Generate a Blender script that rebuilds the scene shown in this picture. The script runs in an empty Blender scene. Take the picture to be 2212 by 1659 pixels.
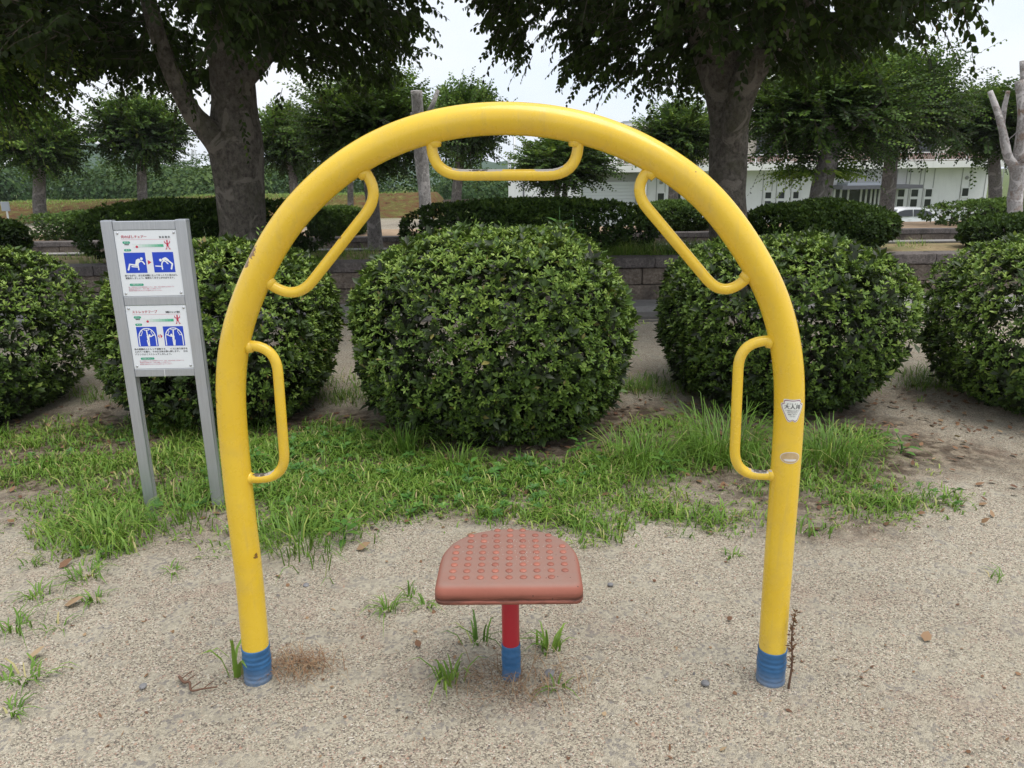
import bpy, bmesh, math, random
import numpy as np
from mathutils import Vector, Matrix

random.seed(7)
RNG = np.random.default_rng(11)
SC = bpy.context.scene
COL = SC.collection
PI = math.pi

# ------------------------------------------------------------------ camera
FPX, CX, CY = 1640.0, 1106.0, 829.5          # measured on a 2212 x 1659 copy of the picture
TH, ROLL, EYE = math.radians(15.6), math.radians(0.85), 1.45
FW = np.array([0, math.cos(TH), -math.sin(TH)])
_U = np.array([0, math.sin(TH), math.cos(TH)])
_R = np.array([1.0, 0, 0])
RT = _R * math.cos(ROLL) - _U * math.sin(ROLL)
UP = _R * math.sin(ROLL) + _U * math.cos(ROLL)
cam_d = bpy.data.cameras.new("camera")
cam = bpy.data.objects.new("camera", cam_d)
COL.objects.link(cam)
cam_d.sensor_width = 36.0
cam_d.lens = FPX / 2212.0 * 36.0
cam_d.clip_start, cam_d.clip_end = 0.05, 3000.0
M = Matrix(((RT[0], UP[0], -FW[0], 0), (RT[1], UP[1], -FW[1], 0), (RT[2], UP[2], -FW[2], EYE), (0, 0, 0, 1)))
cam.matrix_world = M
SC.camera = cam

def ray(u, v):
    return FW + RT * (u - CX) / FPX + UP * (CY - v) / FPX
def at(u, v, D):                               # the place at depth y = D seen in that direction
    r = ray(u, v)
    return np.array([0, 0, EYE]) + r * D / r[1]
def gnd(u, v, z=0.0):
    r = ray(u, v)
    return np.array([0, 0, EYE]) + r * (z - EYE) / r[2]
def proj(p):
    q = np.asarray(p, float) - np.array([0, 0, EYE])
    d = q @ FW
    return CX + FPX * (q @ RT) / d, CY - FPX * (q @ UP) / d

# ------------------------------------------------------------------ world, sun, exposure
SUN_EL, SUN_AZ = math.radians(72), math.radians(120)     # azimuth from +Y towards +X
world = bpy.data.worlds.new("World")
SC.world = world
world.use_nodes = True
wn, wl = world.node_tree.nodes, world.node_tree.links
wn.clear()
w_out = wn.new("ShaderNodeOutputWorld")
w_bg = wn.new("ShaderNodeBackground")
w_bg.inputs["Strength"].default_value = 0.1
sky = wn.new("ShaderNodeTexSky")
sky.sky_type = "NISHITA"
sky.sun_disc = False
sky.sun_elevation = SUN_EL
sky.sun_rotation = SUN_AZ
sky.air_density, sky.dust_density, sky.ozone_density = 1.0, 2.0, 1.0
tc = wn.new("ShaderNodeTexCoord")
mp = wn.new("ShaderNodeMapping")
mp.inputs["Scale"].default_value = (1, 1, 2.6)
nz = wn.new("ShaderNodeTexNoise")
nz.inputs["Scale"].default_value = 2.3
nz.inputs["Detail"].default_value = 5
nz.inputs["Roughness"].default_value = 0.5
rmp = wn.new("ShaderNodeMapRange")
rmp.inputs["From Min"].default_value, rmp.inputs["From Max"].default_value = 0.38, 0.62
rmp.inputs["To Min"].default_value, rmp.inputs["To Max"].default_value = 0.0, 1.0
mix = wn.new("ShaderNodeMix")
mix.data_type = "RGBA"
wl.new(tc.outputs["Generated"], mp.inputs["Vector"])
wl.new(mp.outputs["Vector"], nz.inputs["Vector"])
wl.new(nz.outputs["Fac"], rmp.inputs["Value"])
cl = wn.new("ShaderNodeMix")
cl.data_type = "RGBA"
cl.inputs["A"].default_value = (8.7, 9.6, 10.8, 1)
cl.inputs["B"].default_value = (10.3, 10.4, 10.6, 1)
wl.new(rmp.outputs["Result"], cl.inputs["Factor"])
wl.new(sky.outputs["Color"], mix.inputs["A"])
mix.inputs["Factor"].default_value = 0.9          # thin overcast over nearly all of the blue
wl.new(cl.outputs["Result"], mix.inputs["B"])
wl.new(mix.outputs["Result"], w_bg.inputs["Color"])
wl.new(w_bg.outputs["Background"], w_out.inputs["Surface"])

sun_d = bpy.data.lights.new("sun", "SUN")
sun_d.energy = 2.7
sun_d.angle = math.radians(45)
sun_d.color = (1.0, 0.955, 0.89)
sun = bpy.data.objects.new("sun", sun_d)
COL.objects.link(sun)
_s = Vector((math.sin(SUN_AZ) * math.cos(SUN_EL), math.cos(SUN_AZ) * math.cos(SUN_EL), math.sin(SUN_EL)))
sun.rotation_euler = _s.to_track_quat("Z", "Y").to_euler()
sun.location = (8, 12, 30)

SC.view_settings.view_transform = "Standard"
SC.view_settings.look = "None"
SC.view_settings.exposure = 0.12
SC.view_settings.gamma = 1.0
SC.view_settings.use_curve_mapping = False
SC.render.engine = "CYCLES"
SC.cycles.max_bounces = 8
SC.cycles.diffuse_bounces = 4
SC.cycles.use_denoising = True

# ------------------------------------------------------------------ helpers: objects
def tag(o, label=None, cat=None, group=None, kind=None):
    if label: o["label"] = label
    if cat: o["category"] = cat
    if group: o["group"] = group
    if kind: o["kind"] = kind
    return o
def empty(name, loc, label, cat, group=None, rz=0.0):
    o = bpy.data.objects.new(name, None)
    COL.objects.link(o)
    o.empty_display_size = 0.1
    o.location = tuple(loc)
    o.rotation_euler = (0, 0, rz)
    return tag(o, label, cat, group)
def link(name, me, m=None, parent=None, loc=None, kind=None):
    """Mesh coordinates are in the parent's frame (or the world's)."""
    o = bpy.data.objects.new(name, me)
    COL.objects.link(o)
    if m is not None:
        me.materials.clear()
        for q in (m if isinstance(m, (list, tuple)) else [m]):
            me.materials.append(q)
    if parent is not None: o.parent = parent
    if loc is not None: o.location = tuple(loc)
    if kind: o["kind"] = kind
    return o
def tri_mesh(name, V, F, tint=None, smooth=False):
    V = np.ascontiguousarray(V, dtype=np.float32).reshape(-1, 3)
    F = np.ascontiguousarray(F, dtype=np.int32).reshape(-1, 3)
    me = bpy.data.meshes.new(name)
    me.vertices.add(len(V)); me.vertices.foreach_set("co", V.ravel())
    me.loops.add(F.size); me.loops.foreach_set("vertex_index", F.ravel())
    me.polygons.add(len(F))
    me.polygons.foreach_set("loop_start", np.arange(0, F.size, 3, dtype=np.int32))
    if smooth:
        me.polygons.foreach_set("use_smooth", np.ones(len(F), dtype=bool))
    if tint is not None:
        a = me.attributes.new("tint", "FLOAT", "FACE")
        a.data.foreach_set("value", np.ascontiguousarray(tint, dtype=np.float32))
    me.update(calc_edges=True)
    return me
def bm_mesh(name, bm, smooth=False, angle=None):
    me = bpy.data.meshes.new(name)
    bmesh.ops.recalc_face_normals(bm, faces=bm.faces)
    bm.to_mesh(me); bm.free()
    if smooth:
        me.polygons.foreach_set("use_smooth", [True] * len(me.polygons))
        if angle is not None:
            try: me.set_sharp_from_angle(angle=angle)
            except Exception: pass
    return me
def box_bm(bm, lo, hi, bevel=0.0, segs=1, jitter=0.0):
    lo, hi = Vector(lo), Vector(hi)
    c, s = (lo + hi) / 2, hi - lo
    r = bmesh.ops.create_cube(bm, size=1.0, matrix=Matrix.Translation(c) @ Matrix.Diagonal((s.x, s.y, s.z, 1)))
    vs = r["verts"]
    if jitter:
        for v in vs:
            v.co += Vector([random.uniform(-jitter, jitter) for _ in range(3)])
    if bevel:
        es = list({e for v in vs for e in v.link_edges})
        bmesh.ops.bevel(bm, geom=es, offset=bevel, segments=segs, affect="EDGES", profile=0.6)
    return bm
def box(name, lo, hi, m, parent=None, bevel=0.0, segs=1, jitter=0.0, kind=None):
    return link(name, bm_mesh(name, box_bm(bmesh.new(), lo, hi, bevel, segs, jitter)), m, parent, kind=kind)
def tube_arrays(path, radius, n=12, closed_ends=True):
    P = np.asarray(path, float)
    k = len(P)
    R = np.full(k, radius, float) if np.isscalar(radius) else np.asarray(radius, float)
    T = np.gradient(P, axis=0)
    T /= np.linalg.norm(T, axis=1)[:, None] + 1e-12
    ref = np.array([0, 0, 1.0]) if abs(T[0][2]) < 0.9 else np.array([1.0, 0, 0])
    a = np.cross(T[0], ref); a /= np.linalg.norm(a)
    A = []
    for i in range(k):
        a = a - T[i] * (a @ T[i]); a = a / (np.linalg.norm(a) + 1e-12)
        A.append(a)
    A = np.array(A); B = np.cross(T, A)
    ph = np.linspace(0, 2 * PI, n, endpoint=False)
    V = P[:, None] + R[:, None, None] * (A[:, None] * np.cos(ph)[None, :, None] + B[:, None] * np.sin(ph)[None, :, None])
    V = V.reshape(-1, 3)
    i = np.arange(k - 1)[:, None] * n
    j = np.arange(n)[None]
    j2 = (j + 1) % n
    q = np.stack([i + j, i + j2, i + n + j2, i + n + j], -1).reshape(-1, 4)
    F = np.concatenate([q[:, [0, 1, 2]], q[:, [0, 2, 3]]])
    if closed_ends:
        V = np.concatenate([V, P[:1], P[-1:]])
        b, e = k * n, k * n + 1
        jj = np.arange(n); jj2 = (jj + 1) % n
        F = np.concatenate([F, np.stack([np.full(n, b), jj2, jj], -1), np.stack([np.full(n, e), (k - 1) * n + jj, (k - 1) * n + jj2], -1)])
    return V, F
class Pile:                                     # collects triangle arrays into one mesh
    def __init__(s): s.V, s.F, s.T, s.n = [], [], [], 0
    def add(s, V, F, t=None):
        s.V.append(V); s.F.append(np.asarray(F) + s.n); s.n += len(V)
        s.T.append(np.full(len(F), 0.5) if t is None else (np.full(len(F), t) if np.isscalar(t) else t))
    def mesh(s, name, smooth=False, tint=True):
        return tri_mesh(name, np.concatenate(s.V), np.concatenate(s.F), np.concatenate(s.T) if tint else None, smooth)
def tube(name, path, radius, m, parent=None, n=12, smooth=True):
    V, F = tube_arrays(path, radius, n)
    return link(name, tri_mesh(name, V, F, None, smooth), m, parent)
def catmull(pts, per=8):
    P = np.asarray(pts, float)
    P = np.concatenate([2 * P[:1] - P[1:2], P, 2 * P[-1:] - P[-2:-1]])
    out = []
    for i in range(1, len(P) - 2):
        t = np.linspace(0, 1, per, endpoint=False)[:, None]
        p0, p1, p2, p3 = P[i - 1], P[i], P[i + 1], P[i + 2]
        out.append(0.5 * (2 * p1 + (p2 - p0) * t + (2 * p0 - 5 * p1 + 4 * p2 - p3) * t ** 2 + (3 * p1 - p0 - 3 * p2 + p3) * t ** 3))
    out.append(P[-2:-1])
    return np.concatenate(out)
def fillet(pts, rad, seg=8):
    """Polyline with its inner corners rounded."""
    P = [np.asarray(p, float) for p in pts]
    out = [P[0]]
    for i in range(1, len(P) - 1):
        a, b, c = P[i - 1], P[i], P[i + 1]
        d1, d2 = (a - b), (c - b)
        r = min(rad, 0.48 * np.linalg.norm(d1), 0.48 * np.linalg.norm(d2)) if i not in (1, len(P) - 2) else min(rad, 0.9 * np.linalg.norm(d1 if i == 1 else d2))
        p, q = b + d1 / np.linalg.norm(d1) * r, b + d2 / np.linalg.norm(d2) * r
        for t in np.linspace(0, 1, seg):
            out.append((1 - t) ** 2 * p + 2 * t * (1 - t) * b + t * t * q)
    out.append(P[-1])
    return np.array(out)
def densify(P, step):
    P = np.asarray(P, float); out = []
    for a, b in zip(P[:-1], P[1:]):
        k = max(1, int(np.linalg.norm(b - a) / step))
        out += [a + (b - a) * t for t in np.linspace(0, 1, k, endpoint=False)]
    out.append(P[-1])
    return np.array(out)
def unit(a): return a / (np.linalg.norm(a, axis=-1, keepdims=True) + 1e-9)
def wob(p, seed=0, f=1.0):                      # cheap smooth 3-D noise, about -1..1
    p = np.asarray(p, float) * f
    r = np.random.default_rng(seed)
    s = 0
    for k in range(5):
        d = r.normal(size=3) * (0.7 + 0.55 * k)
        s = s + np.sin(p @ d + r.uniform(0, 6.28)) / (1 + 0.5 * k)
    return s / 2.2

# ------------------------------------------------------------------ materials
def mat(name, base=(0.5, 0.5, 0.5), rough=0.6, metal=0.0, spec=0.5):
    m = bpy.data.materials.new(name)
    m.use_nodes = True
    b = m.node_tree.nodes["Principled BSDF"]
    b.inputs["Base Color"].default_value = (*base, 1)
    b.inputs["Roughness"].default_value = rough
    b.inputs["Metallic"].default_value = metal
    b.inputs["Specular IOR Level"].default_value = spec
    return m
class G:                                        # terse node-graph helper
    def __init__(s, m):
        s.m = m; s.t = m.node_tree; s.b = s.t.nodes["Principled BSDF"]
        s.out = s.t.nodes["Material Output"]
    def n(s, k, **kw):
        x = s.t.nodes.new("ShaderNode" + k)
        for a, v in kw.items(): setattr(x, a, v)
        return x
    def l(s, a, b): s.t.links.new(a, b)
    def coord(s, which="Object", scale=(1, 1, 1)):
        c = s.n("TexCoord"); mp = s.n("Mapping"); mp.inputs["Scale"].default_value = scale
        if which == "World":
            g = s.n("NewGeometry"); s.l(g.outputs["Position"], mp.inputs["Vector"])
        else: s.l(c.outputs[which], mp.inputs["Vector"])
        return mp.outputs["Vector"]
    def noise(s, vec, scale, detail=4, rough=0.55, dist=0.0):
        x = s.n("TexNoise"); s.l(vec, x.inputs["Vector"])
        x.inputs["Scale"].default_value = scale; x.inputs["Detail"].default_value = detail
        x.inputs["Roughness"].default_value = rough; x.inputs["Distortion"].default_value = dist
        return x.outputs["Fac"]
    def voro(s, vec, scale, feature="F1", rnd=1.0):
        x = s.n("TexVoronoi", feature=feature); s.l(vec, x.inputs["Vector"])
        x.inputs["Scale"].default_value = scale; x.inputs["Randomness"].default_value = rnd
        return x
    def ramp(s, fac, stops, interp="LINEAR"):
        x = s.n("ValToRGB"); s.l(fac, x.inputs["Fac"]); r = x.color_ramp; r.interpolation = interp
        while len(r.elements) < len(stops): r.elements.new(0.5)
        for e, (p, c) in zip(r.elements, stops):
            e.position = p; e.color = (*c, 1) if len(c) == 3 else c
        return x.outputs["Color"]
    def mix(s, fac, a, b, blend="MIX"):
        x = s.n("Mix", data_type="RGBA", blend_type=blend)
        for sock, val in ((x.inputs["Factor"], fac), (x.inputs["A"], a), (x.inputs["B"], b)):
            if hasattr(val, "is_output"): s.l(val, sock)
            elif isinstance(val, (int, float)): sock.default_value = val
            else: sock.default_value = (*val, 1)
        return x.outputs["Result"]
    def math(s, op, a, b=0.0, clamp=False):
        x = s.n("Math", operation=op); x.use_clamp = clamp
        for i, val in enumerate((a, b)):
            if hasattr(val, "is_output"): s.l(val, x.inputs[i])
            else: x.inputs[i].default_value = val
        return x.outputs[0]
    def rng(s, v, a, b, c=0.0, d=1.0):
        x = s.n("MapRange"); s.l(v, x.inputs["Value"])
        for k, q in zip(("From Min", "From Max", "To Min", "To Max"), (a, b, c, d)): x.inputs[k].default_value = q
        return x.outputs["Result"]
    def color(s, c): s.l(c, s.b.inputs["Base Color"])
    def bump(s, h, strength=0.3, dist=0.01):
        x = s.n("Bump"); x.inputs["Strength"].default_value = strength; x.inputs["Distance"].default_value = dist
        s.l(h, x.inputs["Height"]); s.l(x.outputs["Normal"], s.b.inputs["Normal"])
    def rough(s, v): s.l(v, s.b.inputs["Roughness"])
    def sep(s, vec):
        x = s.n("SeparateXYZ"); s.l(vec, x.inputs[0]); return x.outputs

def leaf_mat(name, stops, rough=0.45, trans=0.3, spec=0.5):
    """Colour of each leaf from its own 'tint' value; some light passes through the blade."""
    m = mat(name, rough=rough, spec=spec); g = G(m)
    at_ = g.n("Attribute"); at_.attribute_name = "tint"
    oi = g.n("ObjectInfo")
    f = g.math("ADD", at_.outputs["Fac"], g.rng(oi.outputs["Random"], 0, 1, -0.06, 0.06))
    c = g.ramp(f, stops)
    g.color(c)
    if trans:
        tr = g.n("BsdfTranslucent"); g.l(g.mix(0.5, c, (0.25, 0.4, 0.05), "MULTIPLY"), tr.inputs["Color"])
        g.l(g.mix(0.55, c, (0.16, 0.26, 0.03)), tr.inputs["Color"])
        ms = g.n("MixShader"); ms.inputs[0].default_value = trans
        g.l(g.b.outputs[0], ms.inputs[1]); g.l(tr.outputs[0], ms.inputs[2]); g.l(ms.outputs[0], g.out.inputs["Surface"])
    return m

def m_ground():
    m = mat("gravel_ground", rough=0.95, spec=0.15); g = G(m)
    v = g.coord("World")
    x, y, z = g.sep(v)
    cell = g.voro(v, 230.0)
    cell2 = g.voro(v, 105.0)
    grain = g.ramp(g.sep(cell.outputs["Color"])[0], [(0.0, (0.13, 0.112, 0.095)), (0.25, (0.28, 0.247, 0.197)), (0.55, (0.41, 0.367, 0.285)), (0.82, (0.535, 0.49, 0.385)), (0.93, (0.38, 0.255, 0.20)), (1.0, (0.66, 0.63, 0.55))])
    big = g.ramp(g.sep(cell2.outputs["Color"])[1], [(0, (0.245, 0.225, 0.205)), (0.4, (0.37, 0.335, 0.265)), (1, (0.475, 0.43, 0.34))])
    c = g.mix(g.math("GREATER_THAN", g.noise(v, 9.0, 3), 0.56), grain, big)
    c = g.mix(g.rng(g.noise(v, 1.3, 6, .65), 0.42, 0.66, 0, 1.0), c, g.mix(1.0, c, (0.84, 0.835, 0.83), "MULTIPLY"))
    c = g.mix(g.rng(g.noise(v, 2.3, 5, 0.6), 0.55, 0.72, 0, 0.45), c, (0.395, 0.36, 0.275))       # fine sand lying smooth
    c = g.mix(g.rng(g.noise(v, 2.6, 6, 0.7, 0.4), 0.54, 0.72, 0, 0.42), c, g.mix(0.6, c, (0.36, 0.19, 0.145)))   # reddish grit
    # earth under the shrub row
    off = g.rng(g.noise(v, 1.1, 5, 0.6), 0.2, 0.8, -0.75, 0.75)
    yy = g.math("ADD", y, off)
    band = g.math("MULTIPLY", g.rng(yy, 2.8, 3.5), g.rng(yy, 4.85, 4.45))
    band = g.math("MULTIPLY", band, g.rng(g.math("ADD", x, off), 2.7, 2.1, 0.12, 1.0))
    soil = g.ramp(g.noise(v, 60, 5, 0.7), [(0.25, (0.022, 0.015, 0.010)), (0.5, (0.06, 0.04, 0.027)), (0.65, (0.105, 0.066, 0.042)), (0.8, (0.19, 0.15, 0.105))])
    soil = g.mix(g.rng(g.noise(v, 14, 4), 0.45, 0.62), soil, g.mix(0.7, grain, (0.2, 0.15, 0.1)))
    c = g.mix(g.math("MULTIPLY", band, 0.9), c, soil)
    # turf beyond the beds
    turf = g.ramp(g.noise(v, 1.6, 6, 0.7), [(0.3, (0.05, 0.08, 0.025)), (0.55, (0.11, 0.14, 0.045)), (0.75, (0.2, 0.19, 0.09))])
    c = g.mix(g.rng(y, 24.0, 27.0), c, turf)
    g.color(c)
    h = g.math("ADD", g.math("MULTIPLY", cell.outputs["Distance"], -1.0), g.math("MULTIPLY", cell2.outputs["Distance"], -0.6))
    h = g.math("ADD", h, g.math("MULTIPLY", g.noise(v, 30, 3), 0.5))
    g.bump(h, 0.8, 0.006)
    return m
def m_speckle(name, stops, scale=60, rough=0.8, bump=0.3, bd=0.004, stain=None, which="Object", spec=0.3):
    m = mat(name, rough=rough, spec=spec); g = G(m)
    v = g.coord(which)
    oi = g.n("ObjectInfo")
    c = g.ramp(g.noise(v, scale, 6, 0.7), stops)
    c = g.mix(1.0, c, g.ramp(oi.outputs["Random"], [(0, (0.8, 0.8, 0.8)), (1, (1.1, 1.08, 1.05))]), "MULTIPLY")
    if stain: c = g.mix(g.rng(g.noise(v, 3.0, 5, 0.65), 0.5, 0.68, 0, 0.75), c, stain)
    g.color(c)
    g.bump(g.noise(v, scale * 0.6, 6, 0.7), bump, bd)
    return m
def m_bark(name, dark, light, lichen, scale=1.0, pore=0.5):
    m = mat(name, rough=0.95, spec=0.1); g = G(m)
    v = g.coord("Object", (1, 1, 0.75))
    v2 = g.coord("Object")
    n1 = g.noise(v, 22 * scale, 7, 0.7)
    c = g.ramp(n1, [(0.3, dark), (0.55, light), (0.75, tuple(min(1, q * 1.35) for q in light))])
    c = g.mix(g.rng(g.noise(v2, 3.2 * scale, 5, 0.6), 0.52, 0.66, 0, 0.7), c, lichen)
    pores = g.voro(g.coord("Object", (1, 1, 2.5)), 45 * scale)
    plate = g.voro(g.coord("Object", (1, 1, .8)), 7.0 * scale, "DISTANCE_TO_EDGE")
    pale = g.math("MULTIPLY", g.rng(g.noise(v2, 2.4 * scale, 4, 0.55, 1.2), 0.55, 0.58), 0.75)
    c = g.mix(pale, c, tuple(min(1, q * 1.55) for q in light))
    c = g.mix(g.rng(pores.outputs["Distance"], 0.03, 0.14, pore, 0.0), c, dark)
    g.color(c)
    g.bump(g.math("ADD", g.math("ADD", n1, g.math("MULTIPLY", g.noise(v2, 6 * scale, 5, .6, 1.5), 1.4)), g.math("MULTIPLY", pores.outputs["Distance"], 0.6)), 0.8, 0.03)
    return m
def m_yellow():
    m = mat("yellow_paint", (0.83, 0.56, 0.03), 0.3, spec=0.55); g = G(m)
    v = g.coord("Object")
    c = g.ramp(g.noise(v, 4, 4, 0.6), [(0.3, (0.73, 0.475, 0.022)), (0.7, (0.80, 0.55, 0.046))])
    ch = g.voro(v, 17.0)                       # rust pips here and there
    few = g.math("GREATER_THAN", g.sep(ch.outputs["Color"])[0], 0.80)
    spot = g.math("MULTIPLY", g.math("LESS_THAN", ch.outputs["Distance"], g.rng(g.sep(ch.outputs["Color"])[1], 0, 1, 0.02, 0.075)), few)
    c = g.mix(g.math("MULTIPLY", spot, 0.85), c, (0.16, 0.06, 0.025))
    dirt = g.math("ADD", g.rng(g.noise(v, 11, 6, 0.7), 0.5, 0.75, 0, 0.32), g.rng(g.noise(g.coord("Object", (22, 22, 1.6)), 3, 4, 0.6), 0.55, 0.75, 0, 0.3))
    c = g.mix(dirt, c, (0.50, 0.37, 0.12))
    g.color(c)
    g.rough(g.rng(g.noise(v, 25, 4), 0.3, 0.7, 0.2, 0.36))
    g.b.inputs["Coat Weight"].default_value = 0.15
    g.bump(g.noise(v, 220, 2), 0.04, 0.001)
    return m
def m_alu():
    m = mat("brushed_aluminium", (0.5, 0.52, 0.55), 0.42, 0.75); g = G(m)
    v = g.coord("Object", (60, 60, 1.2))
    n1 = g.noise(v, 5, 4)
    g.color(g.ramp(n1, [(0.3, (0.42, 0.445, 0.48)), (0.7, (0.51, 0.535, 0.57))]))
    g.rough(g.rng(g.noise(g.coord("Object"), 12, 4), 0.3, 0.7, 0.36, 0.5))
    return m
def m_seat():
    m = mat("faded_red_rubber", rough=0.62, spec=0.35); g = G(m)
    v = g.coord("Object")
    c = g.ramp(g.noise(v, 7, 5, 0.6), [(0.3, (0.29, 0.098, 0.068)), (0.7, (0.36, 0.13, 0.092))])
    z = g.sep(v)[2]
    top = g.rng(z, 0.400, 0.4075)                # dust lying on the flat top
    c = g.mix(g.math("MULTIPLY", top, g.rng(g.noise(v, 16, 6, 0.7), 0.25, 0.75, 0.6, 0.95)), c, (0.26, 0.17, 0.14))
    c = g.mix(g.math("MULTIPLY", g.rng(g.noise(g.coord("Object", (1, 1, 9)), 9, 5, 0.7), 0.4, 0.62, 0, 0.9), g.rng(z, 0.388, 0.366)), c, (0.055, 0.028, 0.02))
    sp = g.voro(v, 60)
    c = g.mix(g.math("MULTIPLY", g.math("LESS_THAN", sp.outputs["Distance"], 0.1), g.math("GREATER_THAN", g.sep(sp.outputs["Color"])[0], 0.8)), c, (0.05, 0.03, 0.025))
    g.color(c)
    g.bump(g.noise(v, 180, 4), 0.12, 0.002)
    return m
def m_tape(name, base):
    m = mat(name, base, 0.45); g = G(m); v = g.coord("Object")
    c = g.ramp(g.noise(v, 18, 5, 0.6), [(0.3, tuple(q * 0.8 for q in base)), (0.7, tuple(min(1, q * 1.2) for q in base))])
    c = g.mix(g.math("MULTIPLY", g.rng(g.sep(v)[2], 0.05, 0.0, 0, 0.6), g.noise(v, 50, 4)), c, (0.4, 0.36, 0.28))
    g.color(c); g.bump(g.noise(v, 60, 4), 0.25, 0.002)
    return m
def m_wall(name, base, joint=False):
    m = mat(name, base, 0.85, spec=0.2); g = G(m); v = g.coord("World")
    c = g.ramp(g.noise(v, 1.2, 5, 0.6), [(0.3, tuple(q * 0.9 for q in base)), (0.7, base)])
    st = g.noise(g.coord("World", (3, 3, 0.25)), 2.5, 4, 0.6)
    c = g.mix(g.rng(st, 0.55, 0.75, 0, 0.25), c, tuple(q * 0.6 for q in base))
    g.color(c)
    return m

GROUND = m_ground()
YELLOW = m_yellow()
ALU = m_alu()
SEAT = m_seat()
BUMP = m_speckle("seat_bump_red", [(0.3, (0.30, 0.108, 0.078)), (0.7, (0.38, 0.15, 0.11))], 40, 0.5, 0.1, 0.001)
RED = mat("red_paint", (0.42, 0.015, 0.03), 0.35)
BLUE_TAPE = m_tape("blue_tape", (0.03, 0.125, 0.285))
PANEL_WHITE = mat("printed_white_sheet", (0.78, 0.82, 0.86), 0.35)
INK = mat("black_ink", (0.03, 0.03, 0.04), 0.5)
INK_RED = mat("red_ink", (0.55, 0.03, 0.08), 0.5)
INK_PINK = mat("faded_pink_ink", (0.66, 0.22, 0.30), 0.5)
INK_GREEN = mat("green_ink", (0.03, 0.36, 0.22), 0.5)
INK_BLUE = mat("blue_ink", (0.012, 0.06, 0.55), 0.45)
INK_WHITE = mat("white_ink", (0.85, 0.88, 0.9), 0.45)
INK_GREY = mat("grey_ink", (0.62, 0.66, 0.68), 0.45)
STEEL = mat("screw_steel", (0.55, 0.56, 0.58), 0.25, 1.0)
STICKER = mat("sticker_white", (0.72, 0.74, 0.70), 0.45)
STICKER_EDGE = mat("sticker_maroon", (0.24, 0.05, 0.12), 0.45)
BADGE = m_speckle("worn_gold_badge", [(0.3, (0.42, 0.3, 0.16)), (0.7, (0.55, 0.42, 0.24))], 60, 0.4, 0.1)
BADGE_SILVER = mat("badge_silver", (0.7, 0.68, 0.66), 0.35)
CAP = m_speckle("granite_cap", [(0.3, (0.05, 0.045, 0.045)), (0.5, (0.12, 0.105, 0.1)), (0.7, (0.24, 0.215, 0.205))], 45, 0.85, 0.5, 0.012, (0.05, 0.045, 0.042))
BLOCK = m_speckle("split_stone_block", [(0.3, (0.10, 0.08, 0.065)), (0.5, (0.195, 0.16, 0.13)), (0.7, (0.31, 0.265, 0.225))], 28, 0.9, 0.9, 0.03, (0.075, 0.062, 0.055))
SLAB = m_speckle("grey_paving", [(0.3, (0.22, 0.215, 0.215)), (0.7, (0.32, 0.315, 0.31))], 30, 0.8, 0.15, 0.004, (0.14, 0.13, 0.125))
SLAB_DARK = m_speckle("grey_kerb", [(0.3, (0.11, 0.105, 0.10)), (0.7, (0.19, 0.18, 0.17))], 30, 0.85, 0.25, 0.006, (0.09, 0.08, 0.075))
BEDSOIL = m_speckle("bed_soil", [(0.25, (0.13, 0.10, 0.06)), (0.5, (0.24, 0.19, 0.11)), (0.75, (0.34, 0.28, 0.17))], 12, 0.95, 0.5, 0.02, (0.13, 0.15, 0.06), "World", 0.1)
BEDTAN = m_speckle("bed_tan_gravel", [(0.25, (0.26, 0.18, 0.12)), (0.5, (0.40, 0.29, 0.2)), (0.75, (0.5, 0.38, 0.27))], 10, 0.95, 0.4, 0.02, (0.3, 0.22, 0.15), "World", 0.1)
MOUND = m_speckle("mound_turf", [(0.32, (0.05, 0.026, 0.014)), (0.45, (0.13, 0.068, 0.034)), (0.55, (0.11, 0.095, 0.032)), (0.68, (0.20, 0.175, 0.065))], 3.6, 0.95, 0.9, 0.1, (0.10, 0.115, 0.032), "World", 0.1)
HILL = mat("hill_woods", (0.035, 0.07, 0.04), 0.95)
BARK = m_bark("grey_bark", (0.05, 0.044, 0.036), (0.175, 0.158, 0.135), (0.10, 0.10, 0.062))
BARK2 = m_bark("pale_grey_bark", (0.06, 0.055, 0.052), (0.21, 0.195, 0.185), (0.16, 0.16, 0.12), 1.3)
DEADWOOD = m_bark("bleached_dead_wood", (0.2, 0.185, 0.175), (0.44, 0.42, 0.405), (0.33, 0.3, 0.28), 1.2, 0.1)
PEELED = m_bark("peeling_pale_wood", (0.24, 0.2, 0.175), (0.50, 0.475, 0.465), (0.26, 0.15, 0.085), 1.6, 0.15)
TWIG = mat("twig_brown", (0.07, 0.055, 0.04), 0.9)
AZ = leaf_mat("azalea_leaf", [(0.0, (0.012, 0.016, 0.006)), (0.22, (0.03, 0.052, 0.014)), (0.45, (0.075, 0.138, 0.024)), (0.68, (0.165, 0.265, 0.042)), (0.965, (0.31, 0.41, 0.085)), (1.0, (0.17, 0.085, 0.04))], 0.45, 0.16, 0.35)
YEW = leaf_mat("yew_needles", [(0.0, (0.010, 0.017, 0.007)), (0.4, (0.028, 0.055, 0.013)), (0.75, (0.075, 0.135, 0.02)), (1.0, (0.15, 0.21, 0.035))], 0.6, 0.1, 0.2)
YEWL = leaf_mat("hedge_leaf", [(0.0, (0.02, 0.035, 0.012)), (0.4, (0.055, 0.10, 0.024)), (0.75, (0.115, 0.19, 0.036)), (1.0, (0.19, 0.27, 0.05))], 0.6, 0.15, 0.2)
ZEL = leaf_mat("zelkova_leaf", [(0.0, (0.008, 0.014, 0.006)), (0.35, (0.024, 0.052, 0.012)), (0.7, (0.085, 0.16, 0.024)), (1.0, (0.24, 0.33, 0.05))], 0.6, 0.18, 0.2)
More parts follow.
